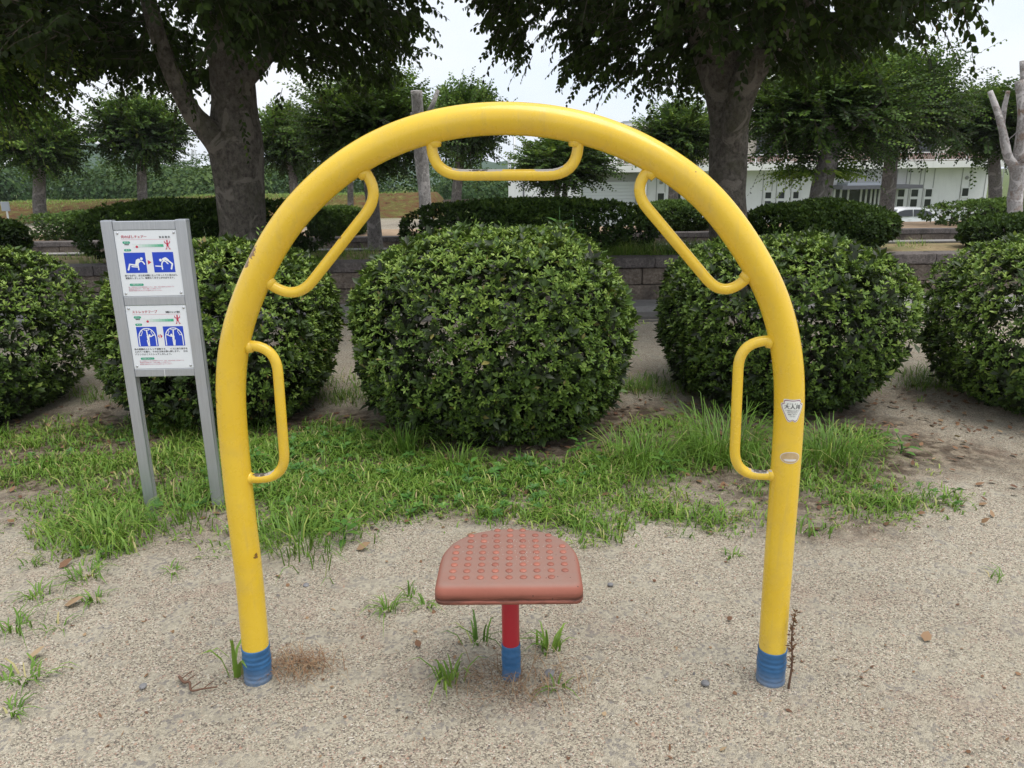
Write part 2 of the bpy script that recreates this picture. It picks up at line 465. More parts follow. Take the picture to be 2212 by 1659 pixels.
NEARLEAF = leaf_mat("near_tree_leaf", [(0.0, (0.008, 0.010, 0.005)), (0.45, (0.018, 0.03, 0.008)), (0.75, (0.045, 0.08, 0.015)), (0.92, (0.11, 0.17, 0.028)), (1.0, (0.13, 0.055, 0.02))], 0.6, 0.14, 0.12)
WOODS = leaf_mat("woods_leaf", [(0.0, (0.012, 0.026, 0.012)), (0.5, (0.036, 0.078, 0.026)), (1.0, (0.10, 0.155, 0.042))], 0.7, 0.15, 0.2)
GRASS = leaf_mat("grass_blade", [(0.0, (0.06, 0.13, 0.018)), (0.4, (0.12, 0.235, 0.03)), (0.75, (0.22, 0.34, 0.055)), (0.9, (0.34, 0.40, 0.10)), (1.0, (0.46, 0.38, 0.19))], 0.5, 0.25, 0.35)
WEED = leaf_mat("weed_leaf", [(0.0, (0.045, 0.12, 0.028)), (0.5, (0.085, 0.21, 0.04)), (1.0, (0.2, 0.34, 0.065))], 0.45, 0.25, 0.35)
DRY = leaf_mat("dry_leaf", [(0.0, (0.13, 0.06, 0.035)), (0.5, (0.24, 0.13, 0.07)), (1.0, (0.42, 0.30, 0.18))], 0.8, 0.15)
B_WALL = m_wall("painted_wall", (0.79, 0.785, 0.80))
B_WHITE = m_wall("painted_fascia", (0.78, 0.775, 0.75))
B_GREY = m_wall("grey_header", (0.36, 0.36, 0.36))
B_ROOF = mat("roof_edge_metal", (0.30, 0.33, 0.37), 0.5)
B_BEIGE = m_wall("upper_wall_beige", (0.42, 0.385, 0.33))
B_SHUT = mat("shutter_steel", (0.55, 0.565, 0.58), 0.5)
B_DARK = mat("dark_canopy", (0.10, 0.10, 0.115), 0.5)
B_RAIL = mat("brown_red_rail", (0.19, 0.085, 0.07), 0.6)
GLASS = mat("dark_window_glass", (0.02, 0.023, 0.028), 0.08, spec=0.6)
FRAME = mat("window_frame_white", (0.72, 0.72, 0.73), 0.5)
CARW = mat("white_car_paint", (0.78, 0.79, 0.82), 0.22)
CARW.node_tree.nodes["Principled BSDF"].inputs["Coat Weight"].default_value = 0.6
RUBBER = mat("tyre_rubber", (0.02, 0.02, 0.02), 0.8)
LAMPRED = mat("tail_lamp", (0.35, 0.01, 0.01), 0.25)
PYLON = mat("pylon_steel", (0.55, 0.57, 0.6), 0.5, 0.3)
TIMBER = m_speckle("weathered_timber", [(0.3, (0.07, 0.058, 0.05)), (0.7, (0.16, 0.135, 0.115))], 12, 0.9, 0.4, 0.01)
MARKER = mat("marker_white", (0.75, 0.75, 0.72), 0.6)
PLATE = mat("plate_grey_blue", (0.36, 0.40, 0.45), 0.5)
STONE = m_speckle("loose_stone", [(0.3, (0.14, 0.14, 0.15)), (0.7, (0.26, 0.26, 0.27))], 60, 0.9, 0.3)
PEB = leaf_mat("pebble_mix", [(0.0, (0.12, 0.115, 0.115)), (0.4, (0.28, 0.245, 0.19)), (0.75, (0.42, 0.38, 0.3)), (0.9, (0.32, 0.2, 0.145)), (1.0, (0.6, 0.58, 0.53))], 0.9, 0.0, 0.2)

# ------------------------------------------------------------------ helpers: foliage
def leaves(P, D, N, L, W, kind="rhomb", curl=0.12, fold=0.16):
    """Vertex and triangle arrays for many leaves: base P, direction D, face normal N, length L, half-width W."""
    n = len(P)
    L = np.broadcast_to(np.asarray(L, float), (n,))[:, None]
    W = np.broadcast_to(np.asarray(W, float), (n,))[:, None]
    D = unit(D); S = unit(np.cross(D, N)); N = np.cross(S, D)
    if kind == "rhomb":
        V = np.stack([P, P + D * L * 0.57 - S * W + N * W * fold, P + D * L - N * L * curl, P + D * L * 0.61 + S * W + N * W * fold], 1)
        f = np.array([[0, 3, 2], [0, 2, 1]])
    else:
        V = np.stack([P, P + D * L * .3 - S * W * .92 + N * W * fold, P + D * L * .3 + S * W * .92 + N * W * fold,
                      P + D * L * .66 - S * W * .72 + N * (W * fold - L * curl * .4), P + D * L * .66 + S * W * .72 + N * (W * fold - L * curl * .4),
                      P + D * L - N * L * curl], 1)
        f = np.array([[0, 2, 1], [1, 2, 4], [1, 4, 3], [3, 4, 5]])
    k = V.shape[1]
    F = (np.arange(n)[:, None, None] * k + f[None]).reshape(-1, 3)
    return V.reshape(-1, 3), F, len(f)
def blades(P, D0, H, W, bend, rng):
    """Grass blades: base P, lean direction D0 (horizontal), height H, width W, bend."""
    n = len(P)
    H = H[:, None]; Wd = W[:, None]
    S = unit(np.stack([-D0[:, 1], D0[:, 0], np.zeros(n)], 1))
    up = np.array([0, 0, 1.0])
    b = bend[:, None]
    p1 = P + up * H * .5 + D0 * H * b * .25
    p2 = P + up * H * (.88 - .2 * b) + D0 * H * b * .65
    p3 = P + up * H * (1 - .55 * b) + D0 * H * b * 1.15
    V = np.stack([P - S * Wd, P + S * Wd, p1 - S * Wd * .9, p1 + S * Wd * .9, p2 - S * Wd * .55, p2 + S * Wd * .55, p3], 1)
    f = np.array([[0, 1, 3], [0, 3, 2], [2, 3, 5], [2, 5, 4], [4, 5, 6]])
    F = (np.arange(n)[:, None, None] * 7 + f[None]).reshape(-1, 3)
    return V.reshape(-1, 3), F
def rand_dirs(n, rng):
    return unit(rng.normal(size=(n, 3)))
def rosettes(C, A, rng, K=6, L=0.04, W=0.0065, spread=(0.6, 1.25), tint=0.5, tj=0.16):
    n = len(C)
    A = unit(A)
    t1 = unit(np.cross(A, rng.normal(size=(n, 3)))); t2 = np.cross(A, t1)
    ph = (np.arange(K)[None] * 2 * PI / K + rng.uniform(0, 6.28, (n, 1)) + rng.normal(0, .25, (n, K)))
    al = rng.uniform(*spread, (n, K))
    D = A[:, None] * np.cos(al)[..., None] + (t1[:, None] * np.cos(ph)[..., None] + t2[:, None] * np.sin(ph)[..., None]) * np.sin(al)[..., None]
    N = A[:, None] * np.sin(al)[..., None] - (t1[:, None] * np.cos(ph)[..., None] + t2[:, None] * np.sin(ph)[..., None]) * np.cos(al)[..., None]
    P = np.repeat(C[:, None], K, 1)
    LL = L * rng.uniform(.75, 1.2, (n, K)) * rng.uniform(.65, 1.35, (n, 1))
    V, F, q = leaves(P.reshape(-1, 3), D.reshape(-1, 3), N.reshape(-1, 3), LL.ravel(), (LL * W / L).ravel(), "rhomb", 0.15)
    tt = np.broadcast_to(np.asarray(tint, float).reshape(-1, 1), (n, 1)) + rng.normal(0, tj * .5, (n, K)) + rng.normal(0, tj, (n, 1)) * .7
    tt = np.clip(tt, 0.02, 0.93)
    tt = np.where(rng.random(tt.shape) < .012, 1.0, tt)          # a few dead leaves
    return V, F, np.repeat(tt.ravel(), q)
def bush_shell(a, b, c, zc, n, rng, seed, p=2.6, taper=0.28, lump=0.05, depth=0.0, low=-0.9):
    """Points on (or under) the skin of a clipped, rounded bush; returns points and outward normals."""
    d = rand_dirs(int(n * 1.5), rng)
    d = d[d[:, 2] > low][:n]
    ab = np.abs(d) / np.array([a, b, c])
    r = (ab ** p).sum(1) ** (-1 / p)
    pt = d * r[:, None]
    g = np.sign(d) * (np.abs(pt) / np.array([a, b, c])) ** (p - 1) / np.array([a, b, c])
    nn = unit(g)
    s = 1 + lump * wob(pt, seed, 3.2) + 0.6 * lump * wob(pt, seed + 1, 7.5)
    if depth: s = s * (1 - depth * rng.random(len(pt)))
    pt = pt * s[:, None]
    k = np.clip(-pt[:, 2] / c, 0, 1)
    pt[:, :2] *= (1 - taper * k ** 1.5)[:, None]
    pt[:, 2] += zc
    return pt, nn
def shoots(B, D, Ln, M_, rng, L, W, droop=0.25, hang=0.35, kind="rhomb", tint=0.5, start=0.12, tj=0.13):
    """Leafy shoots: base B, direction D, length Ln, M_ two-ranked leaves each. Returns leaf arrays and twig paths."""
    n = len(B)
    D = unit(D)
    s = np.linspace(start, 1, M_)[None, :, None]
    Ln_ = Ln[:, None, None]
    side0 = rng.normal(size=(n, 3)) * .5 + np.array([0, 0, 1.0])
    S = unit(np.cross(D, side0))[:, None]
    P = B[:, None] + D[:, None] * s * Ln_ - np.array([0, 0, 1.0]) * (droop * s ** 2 * Ln_)
    T = unit(D[:, None] - np.array([0, 0, 1.0]) * (2 * droop * s))
    sg = np.where(np.arange(M_) % 2 == 0, 1.0, -1.0)[None, :, None]
    LD = unit(T * .45 + S * sg * .85 - np.array([0, 0, hang]) + rng.normal(0, .22, (n, M_, 3)))
    N = unit(np.cross(S * sg, T) * sg + rng.normal(0, .35, (n, M_, 3)))
    N = np.where(N[..., 2:3] < 0, -N, N)
    sz = rng.uniform(.7, 1.15, (n, M_)) * (1 - .35 * np.linspace(0, 1, M_)[None] ** 3)
    V, F, q = leaves(P.reshape(-1, 3), LD.reshape(-1, 3), N.reshape(-1, 3), (L * sz).ravel(), (W * sz).ravel(), kind)
    tt = np.broadcast_to(np.asarray(tint, float).reshape(-1, 1), (n, 1)) + rng.normal(0, tj, (n, 1)) + rng.normal(0, tj * .6, (n, M_)) + .12 * np.linspace(0, 1, M_)[None] ** 2
    tw = np.concatenate([B[:, None], P[:, M_ // 2::max(1, M_ - 1 - M_ // 2)]], 1)
    return V, F, np.repeat(np.clip(tt, .02, .97).ravel(), q), tw
def twig_arrays(paths, r0):
    """Three-sided tapering twigs for many equal-length paths at once."""
    n, k, _ = paths.shape
    T = unit(np.gradient(paths, axis=1))
    A = unit(np.cross(T, np.array([0.3, 0.5, 0.8]))); Bv = np.cross(T, A)
    R = (r0 * np.linspace(1, .3, k))[None, :, None, None]
    ph = np.array([0, 2.09, 4.19])
    V = paths[:, :, None] + R * (A[:, :, None] * np.cos(ph)[None, None, :, None] + Bv[:, :, None] * np.sin(ph)[None, None, :, None])
    f = []
    for i in range(k - 1):
        for j in range(3):
            a, b = i * 3 + j, i * 3 + (j + 1) % 3
            f += [[a, b, b + 3], [a, b + 3, a + 3]]
    F = (np.arange(n)[:, None, None] * (3 * k) + np.array(f)[None]).reshape(-1, 3)
    return V.reshape(-1, 3), F
def rough_trunk(path, radius, n=28, step=0.08, amp=0.04, seed=0):
    P = densify(catmull(path, 8), step)
    pr = np.asarray(radius, float)
    R = np.interp(np.linspace(0, 1, len(P)), np.linspace(0, 1, len(pr)), pr)
    V, F = tube_arrays(P, R, n)
    k = len(P) * n
    c = np.repeat(P, n, 0); d = V[:k] - c
    s = 1 + amp * wob(V[:k], seed, 4.0) + amp * .6 * wob(V[:k] * np.array([1, 1, .4]), seed + 1, 14.0)
    V[:k] = c + d * s[:, None]
    return V, F

# ------------------------------------------------------------------ the setting: ground, hill, beds, paving
def sstep(a, b, x):
    t = np.clip((np.asarray(x, float) - a) / (b - a), 0, 1)
    return t * t * (3 - 2 * t)
def gz(x, y):
    x, y = np.asarray(x, float), np.asarray(y, float)
    fall = -2.35 * sstep(18.5, 47, y) - 0.55 * sstep(47, 55, y)
    left = 0.05 * sstep(18, 24, y) - 1.5 * sstep(31, 44, y) - 1.2 * sstep(62, 85, y)
    k = sstep(-3.5, 2.5, x - 0.06 * (y - 25))
    z = fall * k + left * (1 - k)
    near = (1 - sstep(7, 12, y))
    return z + near * (0.012 * np.sin(1.9 * x + 0.7) * np.sin(1.4 * y + 0.3) + 0.006 * np.sin(4.3 * x - 2 * y))
def grid_mesh(name, xs, ys, fz):
    X, Y = np.meshgrid(xs, ys)
    Z = fz(X, Y)
    V = np.stack([X, Y, Z], -1).reshape(-1, 3)
    nx = len(xs)
    i = np.arange(len(ys) - 1)[:, None] * nx + np.arange(nx - 1)[None]
    i = i.ravel()
    F = np.concatenate([np.stack([i, i + 1, i + nx + 1], 1), np.stack([i, i + nx + 1, i + nx], 1)])
    return tri_mesh(name, V, F, None, True)
xs = np.concatenate([[-900, -500, -250, -120, -70], np.arange(-45, -6, 3.0), np.arange(-6, 6, 0.15), np.arange(6, 46, 3.0), [70, 120, 250, 500, 900]])
ys = np.concatenate([[-60, -20, -8], np.arange(-3, 9, 0.15), np.arange(9, 90, 2.0), [120, 200, 400, 900]])
tag(link("ground", grid_mesh("ground", xs, ys, gz), GROUND), kind="structure")

def hill_z(X, Y):
    return -3 + (7 + 9.5 * np.exp(-((X + 176) / 20.0) ** 2) + 2.5 * np.exp(-((X + 60) / 45.0) ** 2) + 1.6 * wob(np.stack([X, Y, X * 0], -1), 5, .06) + 1.0 * wob(np.stack([X, Y, X * 0], -1), 6, .35)) * np.exp(-((Y - 330) / 50.0) ** 2)
tag(link("hills", grid_mesh("hills", np.arange(-400, 120, 3.0), np.arange(240, 420, 6.0), hill_z), HILL), kind="structure")

XE = -2.35
def mound_z(X, Y):
    prof = sstep(24.9, 28.3, Y)
    end = 1 - sstep(XE - 0.35, XE + 0.25, X)
    return 0.0 - 0.35 + (1.13 + 0.03 * wob(np.stack([X, Y, X * 0], -1), 3, .6) - 0.12 * sstep(-9, -17, X)) * prof * end + 0.35 * np.minimum(1, end * 4) * (1 - prof) * sstep(24.6, 25.2, Y) - 1.6 * sstep(29.2, 36, Y)
tag(link("grass_embankment", grid_mesh("grass_embankment", np.concatenate([np.arange(-70, -20, 2.5), np.arange(-20, -1.9, .18)]), np.concatenate([np.arange(24.5, 31, .25), np.arange(31, 44, 1.0)]), mound_z), MOUND), kind="structure")

Y1, H1T, YB = 8.65, 0.49, 10.5               # first planter: front face, top, back edge
Y2, H2T, YC = 15.6, 0.22, 18.3               # second bed
def soil(name, x0, x1, y0, y1, z, m, amp=.03):
    nx = max(2, int((x1 - x0) / .35)); ny = max(3, int((y1 - y0) / .25))
    f = lambda X, Y: z + amp * wob(np.stack([X, Y, X * 0], -1), 9, 1.6) * (sstep(y0, y0 + .3, Y) * (1 - sstep(y1 - .3, y1, Y)))
    return tag(link(name, grid_mesh(name, np.linspace(x0, x1, nx), np.linspace(y0, y1, ny), f), m), kind="structure")
soil("planter_soil", -13, 13, Y1 + .3, YB, .43, BEDSOIL)
soil("raised_gravel_bed", -19, 19, Y2 + .27, YC, .185, BEDTAN, .02)

def wall_run(name, label, y, top, x0, x1, blk, courses, cap_h, depth, back=None):
    """A retaining wall of split stone blocks under a granite coping, every stone its own piece."""
    w = empty(name, ((x0 + x1) / 2, y, 0), label, "wall")
    ox, oy = (x0 + x1) / 2, y
    base_h = top - cap_h
    ch = base_h / courses
    shared = []
    for k in range(4):
        bm = bmesh.new()
        box_bm(bm, (0.003, 0, 0.003), (blk - .004, depth, ch - .003), .008, 1)
        bmesh.ops.subdivide_edges(bm, edges=[e for e in bm.edges if abs(e.verts[0].co.x - e.verts[1].co.x) > .3], cuts=3)
        for v in bm.verts:
            if v.co.y < .02: v.co.y += random.uniform(-.012, .008)
        shared.append(bm_mesh("wall_block", bm))
        shared[-1].materials.append(BLOCK)
    n = int((x1 - x0) / blk)
    for c in range(courses):
        for i in range(-1 if c % 2 else 0, n):
            o = link("wall_block", shared[random.randrange(4)], None, w, (x0 - ox + i * blk + (blk / 2 if c % 2 else 0), random.uniform(-.004, .004), c * ch + (0.0 if c else -.05)))
            if not c: o.scale = (1, 1, 1 + .05 / ch)
    caps = []
    cl = blk * 1.15
    for k in range(3):
        bm = box_bm(bmesh.new(), (.003, -.035, 0), (cl - .003, depth + .03, cap_h), .012, 2, .002)
        caps.append(bm_mesh("coping_stone", bm)); caps[-1].materials.append(CAP)
    for i in range(int((x1 - x0) / cl) + 1):
        o = link("coping_stone", caps[i % 3], None, w, (x0 - ox + i * cl, random.uniform(-.003, .003), base_h + .002 + random.uniform(0, .004)))
    return w
wall_run("planter_wall", "dark stone block planter wall with granite coping behind the round shrubs", Y1, H1T, -10.0, 10.0, .92, 2, .11, .26)
wall_run("low_retaining_wall", "low single course stone wall across the grey path behind the planter", Y2, H2T, -16.5, 16.5, .92, 1, .095, .26)
box("back_edging", (-13, YB, -.1), (13, YB + .12, .45), SLAB_DARK, kind="structure")
box("bed_edging", (-19, YC, -.6), (19, YC + .12, .17), SLAB_DARK, kind="structure")

path = tag(box("path", (-13, 7.42, -.2), (13, Y1 - .002, .0), SLAB_DARK), kind="structure")
sl = []
for k in range(4):
    bm = box_bm(bmesh.new(), (.004, .004, -.05), (.896, .431, .02 + random.uniform(0, .004)), .006, 1)
    sl.append(bm_mesh("paving_slab", bm)); sl[-1].materials.append(SLAB)
for r in range(2):
    for i in range(-9, 9):
        o = link("paving_slab", sl[random.randrange(4)], None, path, (i * .9 + .3 * r, 7.76 + r * .436, 0))
kb = box_bm(bmesh.new(), (.004, 0, -.05), (.596, .2, .035), .01, 1)
kme = bm_mesh("kerb_stone", kb); kme.materials.append(SLAB_DARK)
for i in range(-13, 13): link("kerb_stone", kme, None, path, (i * .6, 7.54, random.uniform(0, .004)))
tag(box("plaza_paving", (-18, YB + .12, -.15), (18, Y2 - .04, .012), SLAB), kind="structure")

# ------------------------------------------------------------------ far woods
r_ = np.random.default_rng(21)
pl = Pile()
for i in range(60):
    D = r_.uniform(64, 92)
    u = r_.uniform(-420, 1230)
    c = at(u, 370, D)
    topv = np.interp(u, [-400, 0, 150, 260, 420, 600, 760, 900, 1000, 1120, 1230], [330, 335, 338, 350, 345, 352, 358, 366, 372, 378, 385])
    zt = at(u, topv + r_.uniform(-16, 22), D)[2]
    rx = r_.uniform(2.2, 4.2); zb = -2.6
    n = 1350
    d = rand_dirs(n, r_)
    rz = (zt - zb) / 2
    p = d * np.array([rx, rx, rz]) * (1 + .16 * wob(d, 100 + i, 3.5) + .1 * wob(d, 300 + i, 9))[:, None] * r_.uniform(.8, 1.04, (n, 1)) + np.array([c[0], D, zb + rz])
    nn = unit(d * np.array([1, 1, .8]) + np.array([0, 0, .5]) + r_.normal(0, .35, (n, 3)))
    dd = unit(np.cross(nn, r_.normal(size=(n, 3))))
    V, F, q = leaves(p, dd, nn, r_.uniform(.25, .5, n), r_.uniform(.085, .17, n), "rhomb", .2)
    tt = np.clip(.42 + .4 * (r_.random() - .5) + .25 * d[:, 2] + .2 * wob(d, 500 + i, 4) + r_.normal(0, .14, n), .02, .98)
    pl.add(V, F, np.repeat(tt, q))
tag(link("woodland", pl.mesh("woodland"), WOODS), kind="stuff")

# ------------------------------------------------------------------ the building across the lawn
BY = 55.0
bc = at(1700, 400, BY)
GB = -2.9
B = empty("community_building", (0, BY, GB), "long pale two storey building with shutter, terrace railing and small windows behind the trees", "building")
def bp(u, v, D=BY): q = at(u, v, D); return np.array([q[0], D - BY, q[2] - GB])
def bbox(name, u0, v0, u1, v1, m, front=0.0, thick=.2, parent=None, zb=None, D=BY, bevel=0.0, kind=None):
    """A block whose front face fills that rectangle at depth D, standing `front` metres proud of it."""
    um, vm = (u0 + u1) / 2, (v0 + v1) / 2
    x0, x1 = bp(u0, vm, D)[0], bp(u1, vm, D)[0]
    z1, z0 = bp(um, v0, D)[2], bp(um, v1, D)[2]
    if zb is not None: z0 = zb
    y = D - BY
    o = box(name, (x0, y - front, z0), (x1, y - front + thick, z1), m, B, bevel, kind=kind)
    return o
zf = bp(1700, 367)[2]                       # underside of the eave
zt = bp(1700, 353)[2]
xl, xr = bp(1098, 400)[0], 34.0
def slab(name, x0, x1, y0, y1, z0, z1, m, kind=None): return box(name, (x0, y0, z0), (x1, y1, z1), m, B, kind=kind)
slab("wall", xl, bp(1256, 400)[0], 0, 8, 0, zf, B_WALL)
slab("wall", bp(1378, 400)[0], xr, .6, 8, 0, zf, B_WALL)
slab("wall", bp(1256, 400)[0], bp(1378, 400)[0], .25, 8, 0, zf - .01, B_GREY)
slab("eave_fascia", bp(1262, 362)[0], xr, -1.1, 8.4, zf, zt, B_WHITE)
slab("parapet", xl - .05, bp(1262, 362)[0] - .01, -.05, 8, zf - .25, zf + .05, B_WHITE)
# stair parapet of the terrace and the upper storey
slab("stair_wall", bp(1292, 340)[0], bp(1340, 340)[0], 1.5, 3.5, zt, zt + 1.45, B_WALL)
ux0, ux1 = bp(1345, 300, 60)[0], 40.0
zr1, zr0 = bp(1385, 262, 60)[2], bp(1385, 272, 60)[2]
slab("upper_wall", ux0 + .5, ux1 - .5, 5.6, 12, zt - .2, zr0, B_BEIGE)
slab("upper_roof", ux0, ux1, 4.4, 12.5, zr0, zr0 + (zr1 - zr0) * .55, B_WHITE)
slab("roof_edge", ux0 - .05, ux1 + .05, 4.35, 12.55, zr0 + (zr1 - zr0) * .55 + .002, zr1, B_ROOF)
for a, b in ((1640, 1700), (1990, 2030), (2068, 2104)):
    o = slab("upper_window", bp(a, 300, 60)[0], bp(b, 300, 60)[0], 5.45, 5.59, zt + .5, zt + 2.6, B_RAIL if a > 2050 else GLASS)
def railing(x0, x1, y, z, h):
    f = bmesh.new()
    box_bm(f, (x0, y - .03, z + h - .06), (x1, y + .03, z + h)); box_bm(f, (x0, y - .02, z + .08), (x1, y + .02, z + .12))
    k = int((x1 - x0) / 2.0)
    for i in range(k + 1):
        xx = x0 + (x1 - x0) * i / max(1, k)
        box_bm(f, (xx - .04, y - .045, z), (xx + .04, y + .045, z + h + .01))
    rl = link("terrace_railing", bm_mesh("terrace_railing", f), FRAME, B)
    p = bmesh.new()
    xx = x0 + .12
    while xx < x1 - .05:
        box_bm(p, (xx - .028, y - .012, z + .12), (xx + .028, y + .012, z + h - .06)); xx += .135
    link("railing_bars", bm_mesh("railing_bars", p), B_RAIL, rl, kind="stuff")
railing(bp(1342, 350)[0], bp(1420, 350)[0], -.8, zt, .95)
railing(bp(1560, 350)[0], 33.5, -.8, zt, .62)
# shutter
sx0, sx1 = bp(1259, 400)[0], bp(1374, 400)[0]
ztop = bp(1316, 393)[2]
sh = slab("shutter", sx0, sx1, .18, .24, 0, ztop, B_SHUT)
nsl = 15
for i in range(nsl):
    h = ztop / nsl
    box("slat", (sx0 + .02, .14 + .0, i * h + .025), (sx1 - .02, .178, (i + 1) * h - .012), B_SHUT, sh, .012)
# windows
def window(u0, v0, u1, v1, bars=(), y=.6):
    x0, x1 = bp(u0, v0)[0], bp(u1, v0)[0]
    z1, z0 = bp((u0 + u1) / 2, v0)[2], bp((u0 + u1) / 2, v1)[2]
    f = bmesh.new(); t = .07
    for lo, hi in (((x0 - t, 0, z0 - t), (x0, 0, z1 + t)), ((x1, 0, z0 - t), (x1 + t, 0, z1 + t)), ((x0, 0, z1), (x1, 0, z1 + t)), ((x0, 0, z0 - t - .06), (x1, 0, z0))):
        box_bm(f, (lo[0], y - .07, lo[2]), (hi[0], y + .02, hi[2]))
    zz = [z0] + [bp((u0 + u1) / 2, b)[2] for b in bars] + [z1]
    for b in zz[1:-1]: box_bm(f, (x0 + .002, y - .065, b - .09), (x1 - .002, y + .02, b + .09))
    w = link("window", bm_mesh("window", f), FRAME, B)
    for a, b in zip(zz[:-1], zz[1:]):
        box("pane", (x0, y - .03, a + (.09 if a != z0 else 0)), (x1, y - .004, b - (.09 if b != z1 else 0)), GLASS, w)
for a in ((1424, 418, 1438, 433), (1460, 418, 1474, 433)): window(*a)
for a in ((1659, 416, 1672, 450), (1688, 415.5, 1701, 450), (1720, 415, 1732, 450)): window(*a, bars=(432,))
for a in ((1949, 410, 1963, 447), (1978, 409.5, 1993, 447), (2009, 409, 2023, 447)): window(*a, bars=(428,))
for a in ((2089, 407, 2103, 424), (2161, 406, 2174, 423)): window(*a)
# wall joints, lamps, vents, downpipes
jb = bmesh.new()
for u in (1422, 1441, 1458, 1476, 1655, 1675, 1685, 1704, 1717, 1736, 1946, 1967, 1975, 1997, 2006, 2027, 2088, 2106, 2140, 2158, 2177):
    x = bp(u, 390)[0]
    box_bm(jb, (x - .025, .575, .3), (x + .025, .61, zf - .05))
link("wall_joints", bm_mesh("wall_joints", jb), B_GREY, B, kind="stuff")
def disc(name, u, v, r, y, m, m2):
    c = bp(u, v)
    p = [np.array([c[0], y + t, c[2]]) for t in (0, -.06, -.12)]
    o = tube(name, p, [r, r * .95, r * .6], m2, B, 16)
    bx = bmesh.new(); box_bm(bx, (c[0] - r, y - .14, c[2] - .02), (c[0] + r, y - .11, c[2] + .02)); box_bm(bx, (c[0] - .02, y - .145, c[2] - r), (c[0] + .02, y - .115, c[2] + r))
    link("lamp_guard", bm_mesh("lamp_guard", bx), m, o)
disc("wall_lamp", 1929, 420, .2, .6, B_DARK, MARKER)
for u, v in ((1432, 394), (2099, 384), (2172, 383)): disc("wall_vent", u, v, .13, .6, B_GREY, B_GREY)
for u in (1131, 1399, 1934):
    c = bp(u, 400); y = -.06 if u == 1131 else .52
    tube("downpipe", [(c[0], y, 0), (c[0], y, zf)], .055, B_DARK if u != 1399 else B_GREY, B, 8)
slab("pillar", bp(1379, 400)[0], bp(1392, 400)[0], -.9, -.4, 0, zf - .003, B_WHITE)
# entrance under a flat canopy
ex0, ex1 = bp(1808, 400)[0], bp(1906, 400)[0]
cz1, cz0 = bp(1860, 396)[2], bp(1860, 412)[2]
slab("entrance_canopy", bp(1800, 400)[0], bp(1968, 400)[0], -1.6, .59, bp(1900, 407)[2], bp(1900, 399)[2], B_DARK)
slab("canopy_top", bp(1815, 400)[0], bp(1908, 400)[0], -1.2, .58, bp(1900, 399)[2] + .003, bp(1900, 393)[2], B_ROOF)
slab("entrance_glazing", ex0, ex1, .5, .58, 0, bp(1860, 408)[2], GLASS)
ef = bmesh.new()
for u in (1808, 1822, 1838, 1866, 1877, 1888, 1897, 1906):
    x = bp(u, 420)[0]; box_bm(ef, (x - .06, .40, 0), (x + .06, .497, bp(1860, 408)[2]))
link("entrance_posts", bm_mesh("entrance_posts", ef), FRAME, B)
# pole beside the building
pp = at(1112, 360, 58)
zp = at(1112, 281, 58)[2]
po = empty("utility_pole", (pp[0], 58, -2.9), "thin grey pole with a box frame above the left end of the building", "pole")
tube("pole", [(0, 0, 0), (0, 0, zp + 2.9)], [.14, .10], PYLON, po, 10)
for dz in (0, 1.5):
    tube("bracket", [(-.5, 0, zp + .9 - dz + .3), (0, 0, zp + .9 - dz + .3)], .035, PYLON, po, 6)
box("equipment_box", (-.52, -.12, zp + .15), (-.28, .12, zp + 1.1), PYLON, po, .02)

# ------------------------------------------------------------------ pylon, timber edging, markers
pc = at(429, 420, 150)
zt_ = at(425, 322, 150)[2]
py = empty("lattice_pylon", (pc[0], 150, -3), "white lattice pylon seen between the trees left of the big trunk", "pylon")
H = zt_ + 3
q = Pile()
def wdt(t): return 1.15 * (1 - t) + .25
for sx in (-1, 1):
    for sy in (-1, 1):
        q.add(*tube_arrays([(sx * wdt(t), sy * wdt(t), H * t) for t in np.linspace(0, 1, 6)], .07, 5))
for i in range(7):
    t0, t1 = i / 7, (i + 1) / 7
    for s in (-1, 1):
        for sy in (-1, 1):
            q.add(*tube_arrays([(-s * wdt(t0), sy * wdt(t0), H * t0), (s * wdt(t1), sy * wdt(t1), H * t1)], .05, 4))
            q.add(*tube_arrays([(sy * wdt(t0), -s * wdt(t0), H * t0), (sy * wdt(t1), s * wdt(t1), H * t1)], .05, 4))
link("lattice", q.mesh("lattice", tint=False), PYLON, py)
for zz in (.78, .9): tube("cross_arm", [(-2.2, 0, H * zz), (2.2, 0, H * zz)], .08, PYLON, py, 5)

tA, tB = at(957, 436, 25.5), at(1037, 436, 25.5)
te = empty("timber_edging", ((tA[0] + tB[0]) / 2, 25.5, -.3), "dark weathered plank edging between the embankment and the building", "edging")
w2 = (tB[0] - tA[0]) / 2
for i in range(3):
    z0 = .55 + i * .125
    box("plank", (-w2, -.03, z0), (w2 - (.0 if i else .7), .03, z0 + .112), TIMBER, te, .006, jitter=.004)
for xx in (-w2 + .05, 0, w2 - .05): box("post", (xx - .05, .035, -.3), (xx + .05, .12, .9), TIMBER, te, .006)
mk = at(14, 455, 25.6)
s1 = empty("name_stake", (mk[0], 25.6, .02), "small grey plate on a pale stake at the far left of the embankment", "stake")
zt1 = at(14, 437, 25.6)[2]
box("stake", (-.03, .0, -.1), (.03, .03, zt1 - .1), MARKER, s1, .004)
box("plate", (-.14, -.03, zt1 - .30), (.14, -.002, zt1), PLATE, s1, .006)
mk = at(596, 440, 27)
s2 = empty("marker_post", (mk[0], 27, .4), "short white marker post on the slope right of the big trunk", "post")
box("post", (-.05, -.02, -.2), (.05, .03, at(596, 432, 27)[2] - .4), MARKER, s2, .006)
box("mark", (-.02, -.026, .1), (.02, -.021, .2), INK, s2)

